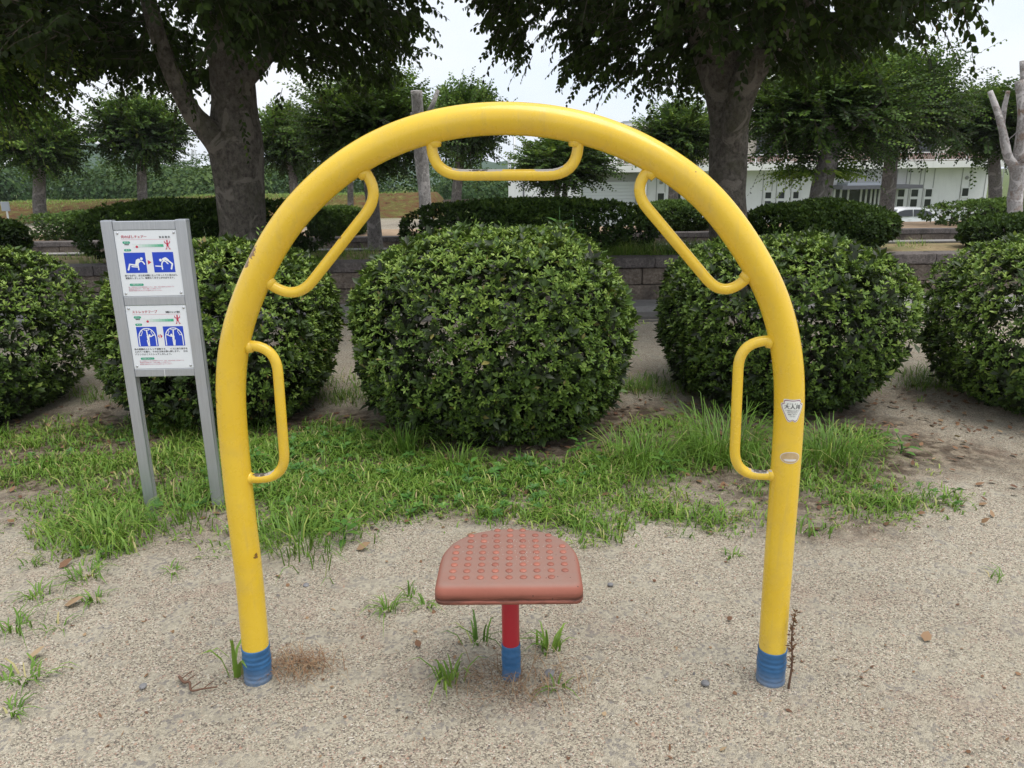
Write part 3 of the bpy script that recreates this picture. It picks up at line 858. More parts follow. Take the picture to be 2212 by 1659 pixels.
# ------------------------------------------------------------------ parked car
def car():
    o = empty("parked_car", (at(1948, 455, 45)[0], 45, float(gz(24, 45)) + .0), "white hatchback parked in front of the building entrance", "car")
    prof = [(-2.0, .30), (-2.02, .55), (-1.95, .74), (-1.2, .92), (-1.05, .97), (-.45, 1.36), (.1, 1.49), (.9, 1.47), (1.45, 1.33), (1.8, .98), (1.93, .85), (1.96, .45), (1.9, .30)]
    bm = bmesh.new(); rows = []
    for y, s, dz in ((-.84, .97, 0), (-.78, 1, .0), (.78, 1, .0), (.84, .97, 0)):
        rows.append([bm.verts.new((x * s, (y if z < 1.0 else y * (1 - .16 * (z - .97) / .5)), z)) for x, z in prof])
    for a, b in zip(rows[:-1], rows[1:]):
        for i in range(len(prof)):
            j = (i + 1) % len(prof); bm.faces.new((a[i], a[j], b[j], b[i]))
    bm.faces.new(rows[0]); bm.faces.new(list(reversed(rows[-1])))
    bmesh.ops.bevel(bm, geom=[e for e in bm.edges], offset=.03, segments=2, affect="EDGES")
    link("body", bm_mesh("body", bm, True, .6), CARW, o)
    def sidewin(pts, y):
        b = bmesh.new()
        f = [b.verts.new((x, y * (1 - .16 * (z - .97) / .5) , z)) for x, z in pts]
        g2 = [b.verts.new((x, y * (1 - .16 * (z - .97) / .5) * .97, z)) for x, z in pts]
        b.faces.new(f); b.faces.new(list(reversed(g2)))
        for i in range(len(pts)): j = (i + 1) % len(pts); b.faces.new((f[i], g2[i], g2[j], f[j]))
        return bm_mesh("side_window", b)
    for s in (-1, 1):
        link("side_window", sidewin([(-.92, 1.0), (-.5, 1.28), (-.2, 1.36), (.25, 1.38), (.25, 1.0)], s * .855), GLASS, o)
        link("side_window", sidewin([(.31, 1.0), (.31, 1.38), (.85, 1.36), (1.25, 1.24), (1.45, 1.05), (1.3, 1.0)], s * .855), GLASS, o)
        box("door_handle", (.05, s * .86 - .01, .84), (.2, s * .86 + .01, .87), CARW, o, .004)
    for (a, b, nm) in (((-1.08, .99), (-.5, 1.36), "windscreen"), ((1.52, 1.30), (1.8, 1.02), "rear_window")):
        b_ = bmesh.new(); dx = -.02 if nm == "windscreen" else .025
        vv = [b_.verts.new((a[0] + dx, -.70, a[1] + .02)), b_.verts.new((a[0] + dx, .70, a[1] + .02)), b_.verts.new((b[0] + dx, .60, b[1] + .02)), b_.verts.new((b[0] + dx, -.60, b[1] + .02))]
        f_ = b_.faces.new(vv); bmesh.ops.extrude_face_region(b_, geom=[f_])
        for v in list(b_.verts)[4:]: v.co.x -= dx * .8
        link(nm, bm_mesh(nm, b_), GLASS, o)
    for x in (-1.25, 1.2):
        for s in (-1, 1):
            w = tube("wheel", [(x, s * .66, .31), (x, s * .70, .31), (x, s * .84, .31), (x, s * .86, .31)], [.26, .31, .31, .27], RUBBER, o, 20)
            tube("rim", [(x, s * .855, .31), (x, s * .868, .31)], [.19, .17], STEEL, w, 14)
    for s in (-1, 1):
        box("headlight", (-1.99, s * .62 - .16, .62), (-1.80, s * .62 + .16, .76), GLASS, o, .03)
        box("tail_light", (1.86, s * .66 - .12, .78), (1.965, s * .66 + .12, 1.0), LAMPRED, o, .03)
car()

# ------------------------------------------------------------------ clipped azaleas in the front row
def azalea(label, x, y, a, b, zb, ztop, seed, n=5200, stems=9):
    r = np.random.default_rng(seed)
    o = empty("azalea_bush", (x, y, 0), label, "shrub", "clipped azalea bushes in a row")
    zc = zb + (ztop - zb) * .52; c = ztop - zc; cl = zc - zb
    P = Pile()
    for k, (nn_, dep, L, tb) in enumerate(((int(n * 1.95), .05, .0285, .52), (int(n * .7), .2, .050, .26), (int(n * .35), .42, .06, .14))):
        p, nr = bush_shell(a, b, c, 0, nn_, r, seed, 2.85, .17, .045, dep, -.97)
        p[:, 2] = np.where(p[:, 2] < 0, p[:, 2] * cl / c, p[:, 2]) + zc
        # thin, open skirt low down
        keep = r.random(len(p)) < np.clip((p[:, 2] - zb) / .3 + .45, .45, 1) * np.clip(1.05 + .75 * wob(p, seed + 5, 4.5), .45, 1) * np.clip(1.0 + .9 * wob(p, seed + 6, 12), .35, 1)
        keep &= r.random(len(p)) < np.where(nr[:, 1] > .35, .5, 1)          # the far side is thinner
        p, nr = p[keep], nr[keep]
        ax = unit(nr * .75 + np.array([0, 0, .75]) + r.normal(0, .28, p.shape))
        young_lit = np.clip(.5 + .5 * nr[:, 2] + .25 * wob(p, seed + 9, 6), 0, 1)       # new growth on the top; lighter tint also paints in light from above
        t = tb - .10 + .38 * young_lit * (1 if k == 0 else .3)  # deeper layers darker: interior shade put into the leaf tint
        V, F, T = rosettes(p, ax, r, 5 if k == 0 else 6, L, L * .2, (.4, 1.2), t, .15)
        P.add(V, F, T)
    # shoots that stick out past the clipped skin
    p, nr = bush_shell(a * .97, b * .97, c * .97, zc, 34, r, seed + 3, 2.7, .3, .035, 0, -.8)
    V, F, T, tw = shoots(p, nr + np.array([0, 0, .5]) + r.normal(0, .4, p.shape), r.uniform(.05, .13, len(p)), 7, r, .045, .0075, .05, -.2, "rhomb", .55)
    P.add(V, F, T)
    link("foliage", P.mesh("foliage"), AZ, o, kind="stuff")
    q = Pile()
    for i in range(stems):
        an = 6.28 * i / stems + r.uniform(-.3, .3)
        d = np.array([math.cos(an), math.sin(an), 0])
        b0 = d * r.uniform(.03, .13)
        pts = [b0 - np.array([0, 0, .05]), b0 + d * .1 + np.array([0, 0, .2]), d * a * r.uniform(.35, .5) + np.array([0, 0, zb + .28]), d * a * r.uniform(.6, .8) + np.array([0, 0, zb + r.uniform(.4, .7)])]
        q.add(*tube_arrays(catmull(pts, 4), np.linspace(.018, .006, 13), 6))
        for j in range(3):
            s = np.array(pts[2]) * r.uniform(.6, 1); e = s + unit(d + r.normal(0, .6, 3)) * r.uniform(.15, .3) + np.array([0, 0, .1])
            q.add(*tube_arrays([s, (s + e) / 2 + r.normal(0, .02, 3), e], [.007, .005, .003], 4))
    link("stems", q.mesh("stems", tint=False), TWIG, o, kind="stuff")
    return o
azalea("round azalea bush cut off by the left picture edge, left of the sign board", -3.62, 4.78, .80, .80, -.08, 1.05, 31)
azalea("round azalea bush behind the grey sign board", -1.80, 4.75, .665, .76, -.07, 1.04, 32)
azalea("round azalea bush in the middle, framed by the yellow arch above the red seat", -.10, 4.47, .785, .80, -.09, 1.12, 33, 6500)
azalea("round azalea bush behind the right leg of the yellow arch", 1.715, 4.87, .718, .80, -.07, 1.02, 34)
azalea("round azalea bush at the right picture edge, right of the bare gap", 3.47, 4.60, .79, .80, -.08, 1.01, 35)

# ------------------------------------------------------------------ dark clipped yews and hedges on the beds
def hedge(label, u0, u1, vtop, D, z0, dep, seed, m=YEW, n=9000, cat="hedge", name="yew_hedge", L=.045, group="low clipped hedges on the beds", p=3.0):
    r = np.random.default_rng(seed)
    um = (u0 + u1) / 2
    xa, xb = at(u0, 480, D)[0], at(u1, 480, D)[0]
    x, a = (xa + xb) / 2, abs(xb - xa) / 2
    zt = at(um, vtop, D + .1)[2]
    o = empty(name, (x, D, z0), label, cat, group)
    h = zt - z0
    zc = h * .45; c = h - zc
    P = Pile()
    for k, (q_, dp) in enumerate(((.70, .08), (.28, .25), (.14, .5))):
        pt, nr = bush_shell(a, dep, c, 0, int(n * q_), r, seed, p, .12, .055, dp, -.95)
        pt[:, 2] = np.where(pt[:, 2] < 0, pt[:, 2] * zc / c, pt[:, 2]) + zc
        kb_ = r.random(len(pt)) < np.where(nr[:, 1] > .35, .45, 1)
        pt, nr = pt[kb_], nr[kb_]
        ax = unit(nr * .9 + np.array([0, 0, .4]) + r.normal(0, .35, pt.shape))
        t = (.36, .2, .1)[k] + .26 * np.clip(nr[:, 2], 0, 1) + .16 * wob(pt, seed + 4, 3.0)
        V, F, T = rosettes(pt, ax, r, 5, L * 1.4, L * .30, (.3, 1.1), t, .14)
        P.add(V, F, T)
    link("foliage", P.mesh("foliage"), m, o, kind="stuff")
    q = Pile()
    for i in range(max(4, int(a * 5))):
        px = (i + .5) / max(4, int(a * 5)) * 1.5 * a - .75 * a
        q.add(*tube_arrays([(px, r.uniform(-.1, .1), -.06), (px + r.uniform(-.05, .05), r.uniform(-.15, .15), h * .3), (px + r.uniform(-.15, .15), r.uniform(-.2, .2), h * .6)], [.025, .02, .01], 6))
    link("stems", q.mesh("stems", tint=False), TWIG, o, kind="stuff")
    return o
hedge("dark rounded hedge behind the sign board, around the foot of the big left trunk", 163, 712, 436, 9.75, .44, .62, 41, n=11000)
hedge("long dark hedge above the middle azalea bush", 862, 1424, 435, 9.7, .44, .66, 42, n=14500)
hedge("dark rounded hedge between the right trunk and the parked car", 1604, 1934, 437, 9.7, .44, .66, 43, n=9000, p=2.25)
hedge("dark hedge at the far right edge, in front of the bleached dead tree", 2090, 2400, 468, 9.6, .44, .6, 44, n=7000)
hedge("small dark hedge end at the far left edge above the leftmost bush", -170, 32, 474, 9.7, .44, .6, 45, n=5000)
hedge("long lighter hedge in front of the brown embankment on the left", 12, 486, 459, 17.0, .18, .75, 46, YEWL, 9000, L=.06)
hedge("low hedge seen through the left side of the arch", 672, 790, 450, 16.9, .18, .6, 47, YEWL, 3500, L=.06)
hedge("lighter green hedge behind the right upper handle of the arch", 1372, 1545, 438, 17.0, .18, .7, 48, YEWL, 4500, L=.06)
hedge("bright topped hedge right of the parked car", 1985, 2400, 433, 17.0, .18, .8, 49, YEWL, 8000, L=.06, p=2.4)

# ------------------------------------------------------------------ pollarded zelkovas in the middle distance
def crown_mesh(seed, R, H, n, per, L=.075, W=.019, droop=.22):
    """A broad brush of leafy shoots springing from a few knobs; returns foliage mesh, twig mesh."""
    r = np.random.default_rng(seed)
    d = rand_dirs(n, r)
    d[:, 2] = d[:, 2] * .9 + .22
    d = unit(d)
    kn = rand_dirs(7, r) * np.array([R * .38, R * .38, H * .20])
    k_ = r.integers(0, 7, n)
    deep = r.random(n) ** .7
    b = kn[k_] * .7 + d * (deep * .62 * R * (1 + .22 * wob(d, seed, 2.4)))[:, None] * np.array([1, 1, H / R * .95])
    ln = R * r.uniform(.30, .46, n) * (1 + .3 * wob(d, seed + 2, 2.6))
    long_ = r.random(n) < .06
    ln = np.where(long_, ln * 1.55, ln)
    d = unit(d + r.normal(0, .3, d.shape) + np.array([0, 0, .12]))
    t = .10 + .40 * deep ** 1.5 + .24 * np.clip(d[:, 2], -.6, 1) + .12 * wob(b, seed + 7, 2.2)  # inner leaves tinted darker, the crown's own shade put into their colour
    V, F, T, tw = shoots(b, d, ln, per, r, L, W, droop, .25, "rhomb", t)
    f = tri_mesh("crown", V, F, T)
    V2, F2 = twig_arrays(tw, .006)
    return f, tri_mesh("twigs", V2, F2), kn
CROWNS = [crown_mesh(s, 1.4, 1.35, 1300, 16, .125, .039, .10) for s in (61, 62, 63)]
CROWNS_BIG = [crown_mesh(s, 1.9, 1.9, 2200, 16, .122, .038, .10) for s in (64, 65)]
for cm in CROWNS + CROWNS_BIG:
    cm[0].materials.append(ZEL); cm[1].materials.append(TWIG)
TREES = "pollarded trees beyond the planter"
def pollard(label, ut, vbase, wpx, D, u0, u1, v0, v1, cm, rot, seed, lean=0.0, twin=False, m=BARK2, name="pollard_tree", back=0.0):
    r = np.random.default_rng(seed)
    foot = at(ut, vbase, D)
    zg = min(float(gz(foot[0], D)), foot[2]) - .15
    cc = at((u0 + u1) / 2, (v0 + v1) / 2, D)
    rx = abs(at(u1, 300, D)[0] - at(u0, 300, D)[0]) / 2
    rz = abs(at(ut, v0, D)[2] - at(ut, v1, D)[2]) / 2
    o = empty(name, (foot[0], D, zg), label, "tree", TREES)
    base = np.array([foot[0], D, zg])
    R0 = wpx / FPX * D / 2
    top = np.array([cc[0] + lean, D, cc[2] - rz * .25]) - base
    P = Pile()
    offs = (0.0,) if not twin else (-R0 * 1.1, R0 * 1.4)
    for q in offs:
        h = top[2]
        pts = [(q, 0, 0), (q * 1.1, 0, h * .3), (q + top[0] * .4, .03, h * .7), (q + top[0], 0, h)]
        P.add(*rough_trunk(pts, [R0 * 1.25, R0, R0 * .92, R0 * .75], 16, .12, .05, seed))
    for k in range(6):
        an = 6.28 * k / 6 + r.uniform(-.4, .4)
        e = top + np.array([math.cos(an) * rx * .5, math.sin(an) * rx * .5, rz * r.uniform(.1, .55)])
        P.add(*tube_arrays(catmull([top * .93, (top * .95 + e) / 2 + np.array([0, 0, -.05]), e], 5), np.linspace(R0 * .5, R0 * .16, 11), 7))
    link("trunk", P.mesh("trunk", True, False), m, o)
    s = (rx / (1.4 if cm in CROWNS else 1.9), rx / (1.4 if cm in CROWNS else 1.9), rz / (1.35 if cm in CROWNS else 1.9))
    for nm, me in (("crown", cm[0]), ("twigs", cm[1])):
        c = link(nm, me, None, o, tuple(cc - base + np.array([0, back, 0])))
        c.scale = s; c.rotation_euler = (0, 0, rot)
        c["kind"] = "stuff"
    return o, base
pollard("small round tree at the far left on the embankment foot", 88, 462, 26, 25.0, -20, 190, 230, 404, CROWNS[0], .3, 71)
pollard("slim round tree between the sign board and the far left tree", 310, 447, 20, 26.2, 196, 410, 190, 394, CROWNS[1], 1.2, 72)
pollard("wide tree with a pale trunk behind the arch, upper left", 811, 533, 30, 14.7, 612, 962, 122, 418, CROWNS_BIG[0], .6, 73)
pollard("pale green tree just right of the big left trunk", 640, 450, 20, 22.0, 540, 705, 205, 400, CROWNS[2], 2.2, 74)
pollard("slender tree trunk seen through the left side of the arch", 758, 452, 13, 24.0, 700, 815, 240, 400, CROWNS[0], 4.0, 75)
pollard("round tree right of the sawn dead trunk, behind the top of the arch", 985, 437, 21, 22.0, 905, 1100, 165, 386, CROWNS[1], 3.1, 76)
pollard("wide twin trunk tree in front of the shutter, seen under the top handle", 1209, 448, 13, 24.0, 1092, 1338, 272, 428, CROWNS[2], 5.0, 77, twin=True)
pollard("round tree just left of the big right trunk", 1453, 448, 22, 23.0, 1362, 1562, 214, 390, CROWNS[0], 2.0, 78)
forked = pollard("tall tree with a forked pale trunk right of the big right trunk", 1766, 445, 44, 13.6, 1600, 1990, 90, 392, CROWNS_BIG[1], 1.0, 79, lean=.15, back=.3)
pollard("tall feathery tree behind the parked car", 1915, 450, 29, 18.0, 1800, 2078, 62, 388, CROWNS_BIG[0], 3.6, 80)
pollard("feathery tree behind the bleached dead tree at the right edge", 2149, 436, 25, 21.0, 2022, 2268, 168, 376, CROWNS[1], 5.4, 81)

# low bright sprays round the foot of the forked tree's crown
r_ = np.random.default_rng(79)
fo, fb = forked
n = 110
cc = at(1762, 368, 14.15)
d = unit(r_.normal(size=(n, 3)) * np.array([1, 1, .25]) + np.array([0, 0, -.05]))
V, F, T, tw = shoots(cc - fb + d * r_.uniform(.05, .5, (n, 1)) * np.array([1.1, 1, .45]), d, r_.uniform(.3, .6, n), 16, r_, .085, .026, .2, .3, "rhomb", .72)
link("low_sprays", tri_mesh("low_sprays", V, F, T), ZEL, fo, kind="stuff")
# two dead trees
def dead(label, u, vb, D, zg, limbs, m, seed):
    f = at(u, vb, D)
    o = empty("dead_tree", (f[0], D, zg), label, "tree")
    base = np.array([f[0], D, zg])
    for i, (nm, pts, w) in enumerate(limbs):
        p = [at(a, b, D) - base + np.array([0, .12 * math.sin(3 * i + j), 0]) for j, (a, b) in enumerate(pts)]
        R = np.array(w) * (.66 if D < 13.2 else 1) / FPX * D / 2
        V, F = rough_trunk(p, R, 18, .05, .10, seed + i)
        link(nm, tri_mesh(nm, V, F, None, True), m, o)
    return o
dead("bare grey dead trunk with a sawn flat top behind the arch", 917, 480, 13.3, .01,
     [("trunk", [(920, 490), (917, 440), (911, 360), (905, 280), (901, 197)], [31, 28, 27, 25, 25]),
      ("stub", [(917, 268), (930, 240), (938, 222), (946, 196)], [14, 12, 10, 8]), ("stub", [(903, 250), (893, 247), (886, 245)], [9, 8, 7])], DEADWOOD, 91)
dead("bleached many limbed dead tree with peeling bark at the right edge", 2202, 470, 13.0, .0,
     [("trunk", [(2196, 500), (2200, 440), (2206, 390), (2196, 350)], [44, 42, 42, 46]),
      ("limb", [(2192, 358), (2170, 338), (2160, 300), (2153, 245), (2145, 196)], [30, 27, 22, 20, 16]),
      ("limb", [(2168, 330), (2171, 290), (2178, 240), (2182, 196)], [20, 17, 16, 13]),
      ("limb", [(2203, 360), (2197, 310), (2199, 250), (2197, 175)], [34, 30, 28, 24]),
      ("limb", [(2206, 350), (2222, 280), (2224, 200), (2214, 130)], [30, 26, 22, 12]),
      ("twig", [(2168, 318), (2178, 300), (2190, 282), (2194, 268)], [3, 3, 2.5, 2])], PEELED, 95)

# ------------------------------------------------------------------ the two big near trees
def lower_edge(us, vs, D):
    q = np.array([at(u, v, D) for u, v in zip(us, vs)])
    return q[:, 0], q[:, 2]
def big_tree(label, foot_uv, D, zg, limbs, ex, ez, x0, x1, y0, y1, ztop, n, seed, skirt, gap=-.3):
    r = np.random.default_rng(seed)
    f = at(*foot_uv, D)
    o = empty("big_tree", (f[0], D, zg), label, "tree", "big shade trees on the planter")
    base = np.array([f[0], D, zg])
    P = Pile(); ends = []
    for i, (pts, w, yy) in enumerate(limbs):
        p = [at(a, b, D) - base + np.array([0, yy * j / (len(pts) - 1), 0]) for j, (a, b) in enumerate(pts)]
        R = np.array(w) / FPX * (D * .97) / 2
        P.add(*rough_trunk(p, R, 36, .05, .03, seed + i))
        ends.append((p[-1], R[-1]))
    link("trunk", P.mesh("trunk", True, False), BARK, o)
    ends = [e for e in ends if e[0][2] > 1.2] or ends
    q = Pile()
    # limbs and branches above and out into the crown
    tips = []
    for e, R in ends:
        for k in range(7):
            tgt = np.array([r.uniform(x0, x1), r.uniform(y0, y1), 0]) - base
            tgt[2] = np.interp(tgt[0] + base[0], ex, ez) + r.uniform(.35, 1.6) - base[2]
            mid = (e + tgt) / 2 + np.array([0, 0, r.uniform(.3, .8)])
            pth = catmull([e - np.array([0, 0, .25]), e + (mid - e) * .5 + np.array([0, 0, .15]), mid, tgt], 6)
            q.add(*tube_arrays(pth, np.linspace(R * .5, .012, len(pth)), 7)); tips.append(pth)
    link("branches", q.mesh("branches", True, False), BARK, o)
    # leafy sprays through the crown's volume
    cnt = int(n * 1.9)
    X = r.uniform(x0, x1, cnt); Y = r.uniform(y0, y1, cnt)
    lo = np.maximum(np.interp(X, ex, ez) + .17, 2.95 - 1.1 * sstep(5.8, 7.6, Y)) + .12 * wob(np.stack([X, Y, X * 0], 1), seed, 2.2)  # front overhang added out of view to shade the leaves behind it
    Zf = r.random(cnt) ** 1.15
    Z = lo + Zf * (ztop - lo)
    cy = (y0 + y1) / 2; hy = (y1 - y0) / 2
    dome = 1 - ((Y - cy) / hy) ** 2
    p = np.stack([X, Y, Z], 1)
    cxx = (x0 + x1) / 2; hx = (x1 - x0) / 2
    dome = dome - np.clip(np.abs(X - cxx) / hx, 0, 1) ** 4
    keep = (dome > 0) & (Z < lo + (ztop - lo) * np.sqrt(np.clip(dome, .05, 1))) & (wob(p, seed + 3, 1.9) > -.5) & (wob(np.stack([X, 0 * X, 1.3 * Z], 1), seed + 5, 3.4) > gap - 1.3 * sstep(.55, 1.7, Z - lo))
    p = p[keep][:n]
    d = unit(p - (base + np.array([0, 0, 2.2]))) * np.array([1, 1, .25]) + r.normal(0, .5, p.shape) + np.array([0, 0, -.12])
    V, F, T, tw = shoots(p, d, r.uniform(.25, .5, len(p)), 12, r, .095, .031, .22, .75, "ovate", .42, .1, .13)
    V = V - np.tile(base, (len(V), 1)); tw = tw - base
    P2 = Pile(); P2.add(V, F, T)
    V2, F2 = twig_arrays(tw, .006)
    # single hanging sprays that show against the sky or the trees behind
    for (a, b, dd, ln, dx) in skirt:
        s = at(a, b, dd) - base
        V, F, T, tws = shoots(s[None], np.array([[dx, -.1, -.55]]), np.array([ln]), 13, r, .085, .023, .35, .6, "ovate", .5, .1, .06)
        Vl = V.reshape(-1, 6, 3)
        for lf in Vl:                                # these few can be told apart: a piece each
            c0 = lf[0].copy()
            link("leaf", tri_mesh("leaf", lf - c0, F[:4], np.full(4, np.clip(.6 + r.normal(0, .2), 0, .93))), NEARLEAF, o, tuple(c0))
        a_, b_ = twig_arrays(tws, .004); F2 = np.concatenate([F2, b_ + len(V2)]); V2 = np.concatenate([V2, a_])
    link("crown", P2.mesh("crown"), NEARLEAF, o, kind="stuff")
    link("twigs", tri_mesh("twigs", V2, F2), TWIG, o, kind="stuff")
    return o
DT = 9.02
exL, ezL = lower_edge([-500, -200, 0, 60, 100, 150, 200, 300, 380, 430, 500, 560, 620, 680, 720, 760, 830, 900, 950, 990, 1060, 1110],
                      [260, 240, 205, 195, 170, 140, 185, 165, 205, 205, 140, 160, 178, 205, 160, 130, 105, 95, 30, -10, 10, -60], 9.8)
big_tree("big grey trunked shade tree behind the sign board, dark leaves over the left half", (521, 540), DT, .40,
         [([(524, 552), (522, 500), (514, 430), (506, 350), (499, 290), (494, 220), (484, 130), (470, 20), (455, -110)], [118, 97, 102, 112, 112, 94, 90, 90, 74], .3),
          ([(492, 360), (480, 318), (456, 282), (428, 246), (398, 180), (370, 100), (348, 0), (330, -90)], [50, 56, 50, 41, 35, 32, 30, 24], -.4),
          ([(500, 200), (560, 120), (610, 20), (650, -80)], [44, 34, 28, 22], .6)],
         exL, ezL, at(30, 300, DT)[0], at(1000, 100, DT)[0], 5.3, 12.4, 5.4, 5900, 101,
         [(190, 200, 9.0, .6, .3), (420, 215, 9.1, .7, .2), (505, 60, 8.3, .75, .05), (250, 225, 8.6, .5, .5), (690, 200, 8.9, .5, .3), (610, 190, 8.6, .45, -.2), (520, 250, 8.6, .35, .1), (380, 225, 8.5, .5, -.1), (370, 110, 8.4, .5, .2), (320, 40, 8.3, .5, -.2), (405, 175, 8.5, .45, .1), (345, 165, 8.4, .5, .3), (440, 120, 8.3, .4, -.2), (300, 120, 8.4, .5, .4)], -.08)
exR, ezR = lower_edge([1040, 1075, 1110, 1180, 1250, 1320, 1400, 1470, 1530, 1600, 1660, 1720, 1790, 1850, 1900, 1960, 2020, 2090, 2140, 2400],
                      [-70, 70, 95, 112, 145, 158, 176, 168, 180, 185, 180, 170, 150, 120, 70, 5, 25, 5, -60, -200], 9.8)
big_tree("big grey trunked shade tree right of the arch, its dark crown along the top", (1577, 540), DT, .40,
         [([(1578, 552), (1576, 500), (1574, 420), (1579, 330), (1582, 260), (1578, 190), (1560, 110), (1540, 20), (1520, -100)], [104, 84, 80, 82, 80, 90, 96, 94, 78], .3),
          ([(1581, 330), (1584, 270), (1602, 190), (1640, 122), (1690, 50), (1740, -30), (1775, -100)], [40, 56, 60, 54, 50, 44, 34], -.3),
          ([(1558, 120), (1500, 50), (1430, -30)], [48, 34, 24], -.7)],
         exR, ezR, at(965, 100, DT)[0], at(1905, 100, DT)[0], 5.3, 12.4, 5.4, 5600, 102,
         [(1400, 150, 8.8, .55, .05), (1330, 150, 8.7, .45, -.4), (1110, 70, 8.6, .45, -.6), (1690, 240, 8.9, .7, .1), (1880, 130, 8.7, .5, .4), (1760, 260, 8.8, .6, .2), (1150, 95, 8.9, .4, -.5), (2040, 10, 8.8, .4, .6), (1900, -10, 8.6, .6, .9), (1960, 0, 8.7, .55, .8), (1990, -20, 8.8, .6, .7), (1930, 20, 8.9, .4, .5), (1870, 60, 8.8, .5, .6)], -.42)
# a third crown reaches in from beyond the left edge
r_ = np.random.default_rng(120)
eo = empty("leaning_tree", (-7.1, 9.0, 0.4), "bushy light green tree leaning in at the top left corner", "tree")
V, F = rough_trunk([(0, 0, 0), (.15, -.1, .8), (.6, -.4, 1.7), (1.3, -.7, 2.5)], [.17, .14, .11, .04], 20, .08, .05, 7)
link("trunk", tri_mesh("trunk", V, F, None, True), BARK2, eo)
cc = at(-25, 110, 8.2)
n = 620
d = unit(rand_dirs(n, r_) + np.array([.15, 0, .05]))
b = np.array([cc[0], 8.2, cc[2]]) - np.array([-7.1, 9.0, .4]) + d * r_.uniform(.0, .5, (n, 1)) * np.array([1.0, 1, 1])
V, F, T, tw = shoots(b, d, r_.uniform(.3, .62, n), 20, r_, .075, .02, .22, .4, "rhomb", .68 + .25 * d[:, 2])
link("crown", tri_mesh("crown", V, F, T), ZEL, eo, kind="stuff")
V, F = twig_arrays(tw, .007)
link("twigs", tri_mesh("twigs", V, F), TWIG, eo, kind="stuff")

# ------------------------------------------------------------------ grass, weeds, litter
r_ = np.random.default_rng(200)
NEAR_E = np.array([gnd(u, v)[:2] for u, v in ((-300, 1060), (0, 1090), (100, 1150), (200, 1188), (400, 1196), (600, 1214), (700, 1190), (760, 1155), (900, 1148), (1100, 1143), (1250, 1165), (1340, 1140), (1450, 1095), (1600, 1112), (1750, 1132), (1900, 1130), (2100, 1112), (2160, 1085))])
FAR_E = np.array([gnd(u, v)[:2] for u, v in ((-300, 900), (0, 918), (200, 925), (400, 900), (760, 930), (850, 970), (1000, 1010), (1250, 1010), (1330, 955), (1450, 900), (1600, 915), (1800, 925), (1900, 955), (2000, 1000), (2130, 1085))])
def grass_density(x, y):
    e = .22 * wob(np.stack([x, y, x * 0], -1), 15, 2.1) + .12 * wob(np.stack([x, y, x * 0], -1), 16, 6.0)
    near = np.interp(x, NEAR_E[:, 0], NEAR_E[:, 1]); far = np.interp(x, FAR_E[:, 0], FAR_E[:, 1])
    k = sstep(near - .06, near + .13, y + e * .5) * (1 - sstep(far - .15, far + .2, y - e * .6)) * (1 - sstep(2.0, 2.3, x + e))
    k = k * (1 - .75 * sstep(-1.9, -2.4, x) * (1 - sstep(3.3, 3.6, y)))
    k = k * (1 - .85 * np.exp(-(((x + 1.42) / .16) ** 2 + ((y - 2.98) / .2) ** 2))) * (1 - .85 * np.exp(-(((x + 1.15) / .12) ** 2 + ((y - 2.98) / .2) ** 2)))
    patch = np.clip(.5 + .75 * wob(np.stack([x, y, x * 0], -1), 23, 3.4), .06, 1)
    return k * patch
def back_density(x, y):
    e = .3 * wob(np.stack([x, y, x * 0], -1), 18, 1.7)
    return sstep(4.75, 4.95, y) * (1 - sstep(5.05, 5.5, y - e)) * np.clip(.5 + .9 * wob(np.stack([x, y, x * 0], -1), 19, 2.3), 0, 1) * .8
def tufts(n, box_, dens, hmin, hmax, per, wid, seed, tb=.42, spread=.05):
    r = np.random.default_rng(seed)
    x = r.uniform(box_[0], box_[1], n * 4); y = r.uniform(box_[2], box_[3], n * 4)
    k = r.random(n * 4) < dens(x, y)
    x, y = x[k][:n], y[k][:n]
    m_ = len(x)
    N = m_ * per
    P = np.stack([np.repeat(x, per) + r.normal(0, spread, N), np.repeat(y, per) + r.normal(0, spread, N), np.zeros(N)], 1)
    P[:, 2] = gz(P[:, 0], P[:, 1]) - .004
    an = r.uniform(0, 6.28, N)
    D0 = np.stack([np.cos(an), np.sin(an), np.zeros(N)], 1)
    H = np.repeat(r.uniform(hmin, hmax, m_), per) * r.uniform(.5, 1.1, N)
    V, F = blades(P, D0, H, wid * r.uniform(.7, 1.3, N), r.uniform(.35, 1.5, N), r)
    t = np.repeat(np.clip(tb + r.normal(0, .14, m_), 0, 1), per) + r.normal(0, .09, N)
    dry = r.random(N) < .09
    t = np.where(dry, r.uniform(.88, 1, N), np.clip(t, 0, .86))
    return V, F, np.repeat(t, 5)
gp = Pile()
gp.add(*tufts(1550, (-3.8, 2.5, 2.5, 4.6), grass_density, .04, .105, 13, .0033, 201, .47, .035))
gp.add(*tufts(1450, (-3.8, 2.5, 2.5, 4.6), grass_density, .02, .05, 14, .0033, 202, .6, .06))
gp.add(*tufts(700, (-4.5, 4.5, 4.7, 5.7), back_density, .05, .14, 14, .0024, 203, .45))
sparse = lambda x, y: .08 * (y > 4.4) + .05 * (y < 3.2) * (y > 2.4)
gp.add(*tufts(90, (-3.2, 3.2, 2.3, 7.2), sparse, .02, .06, 10, .0022, 204, .4, .02))
tag(link("grass", gp.mesh("grass"), GRASS), kind="stuff")
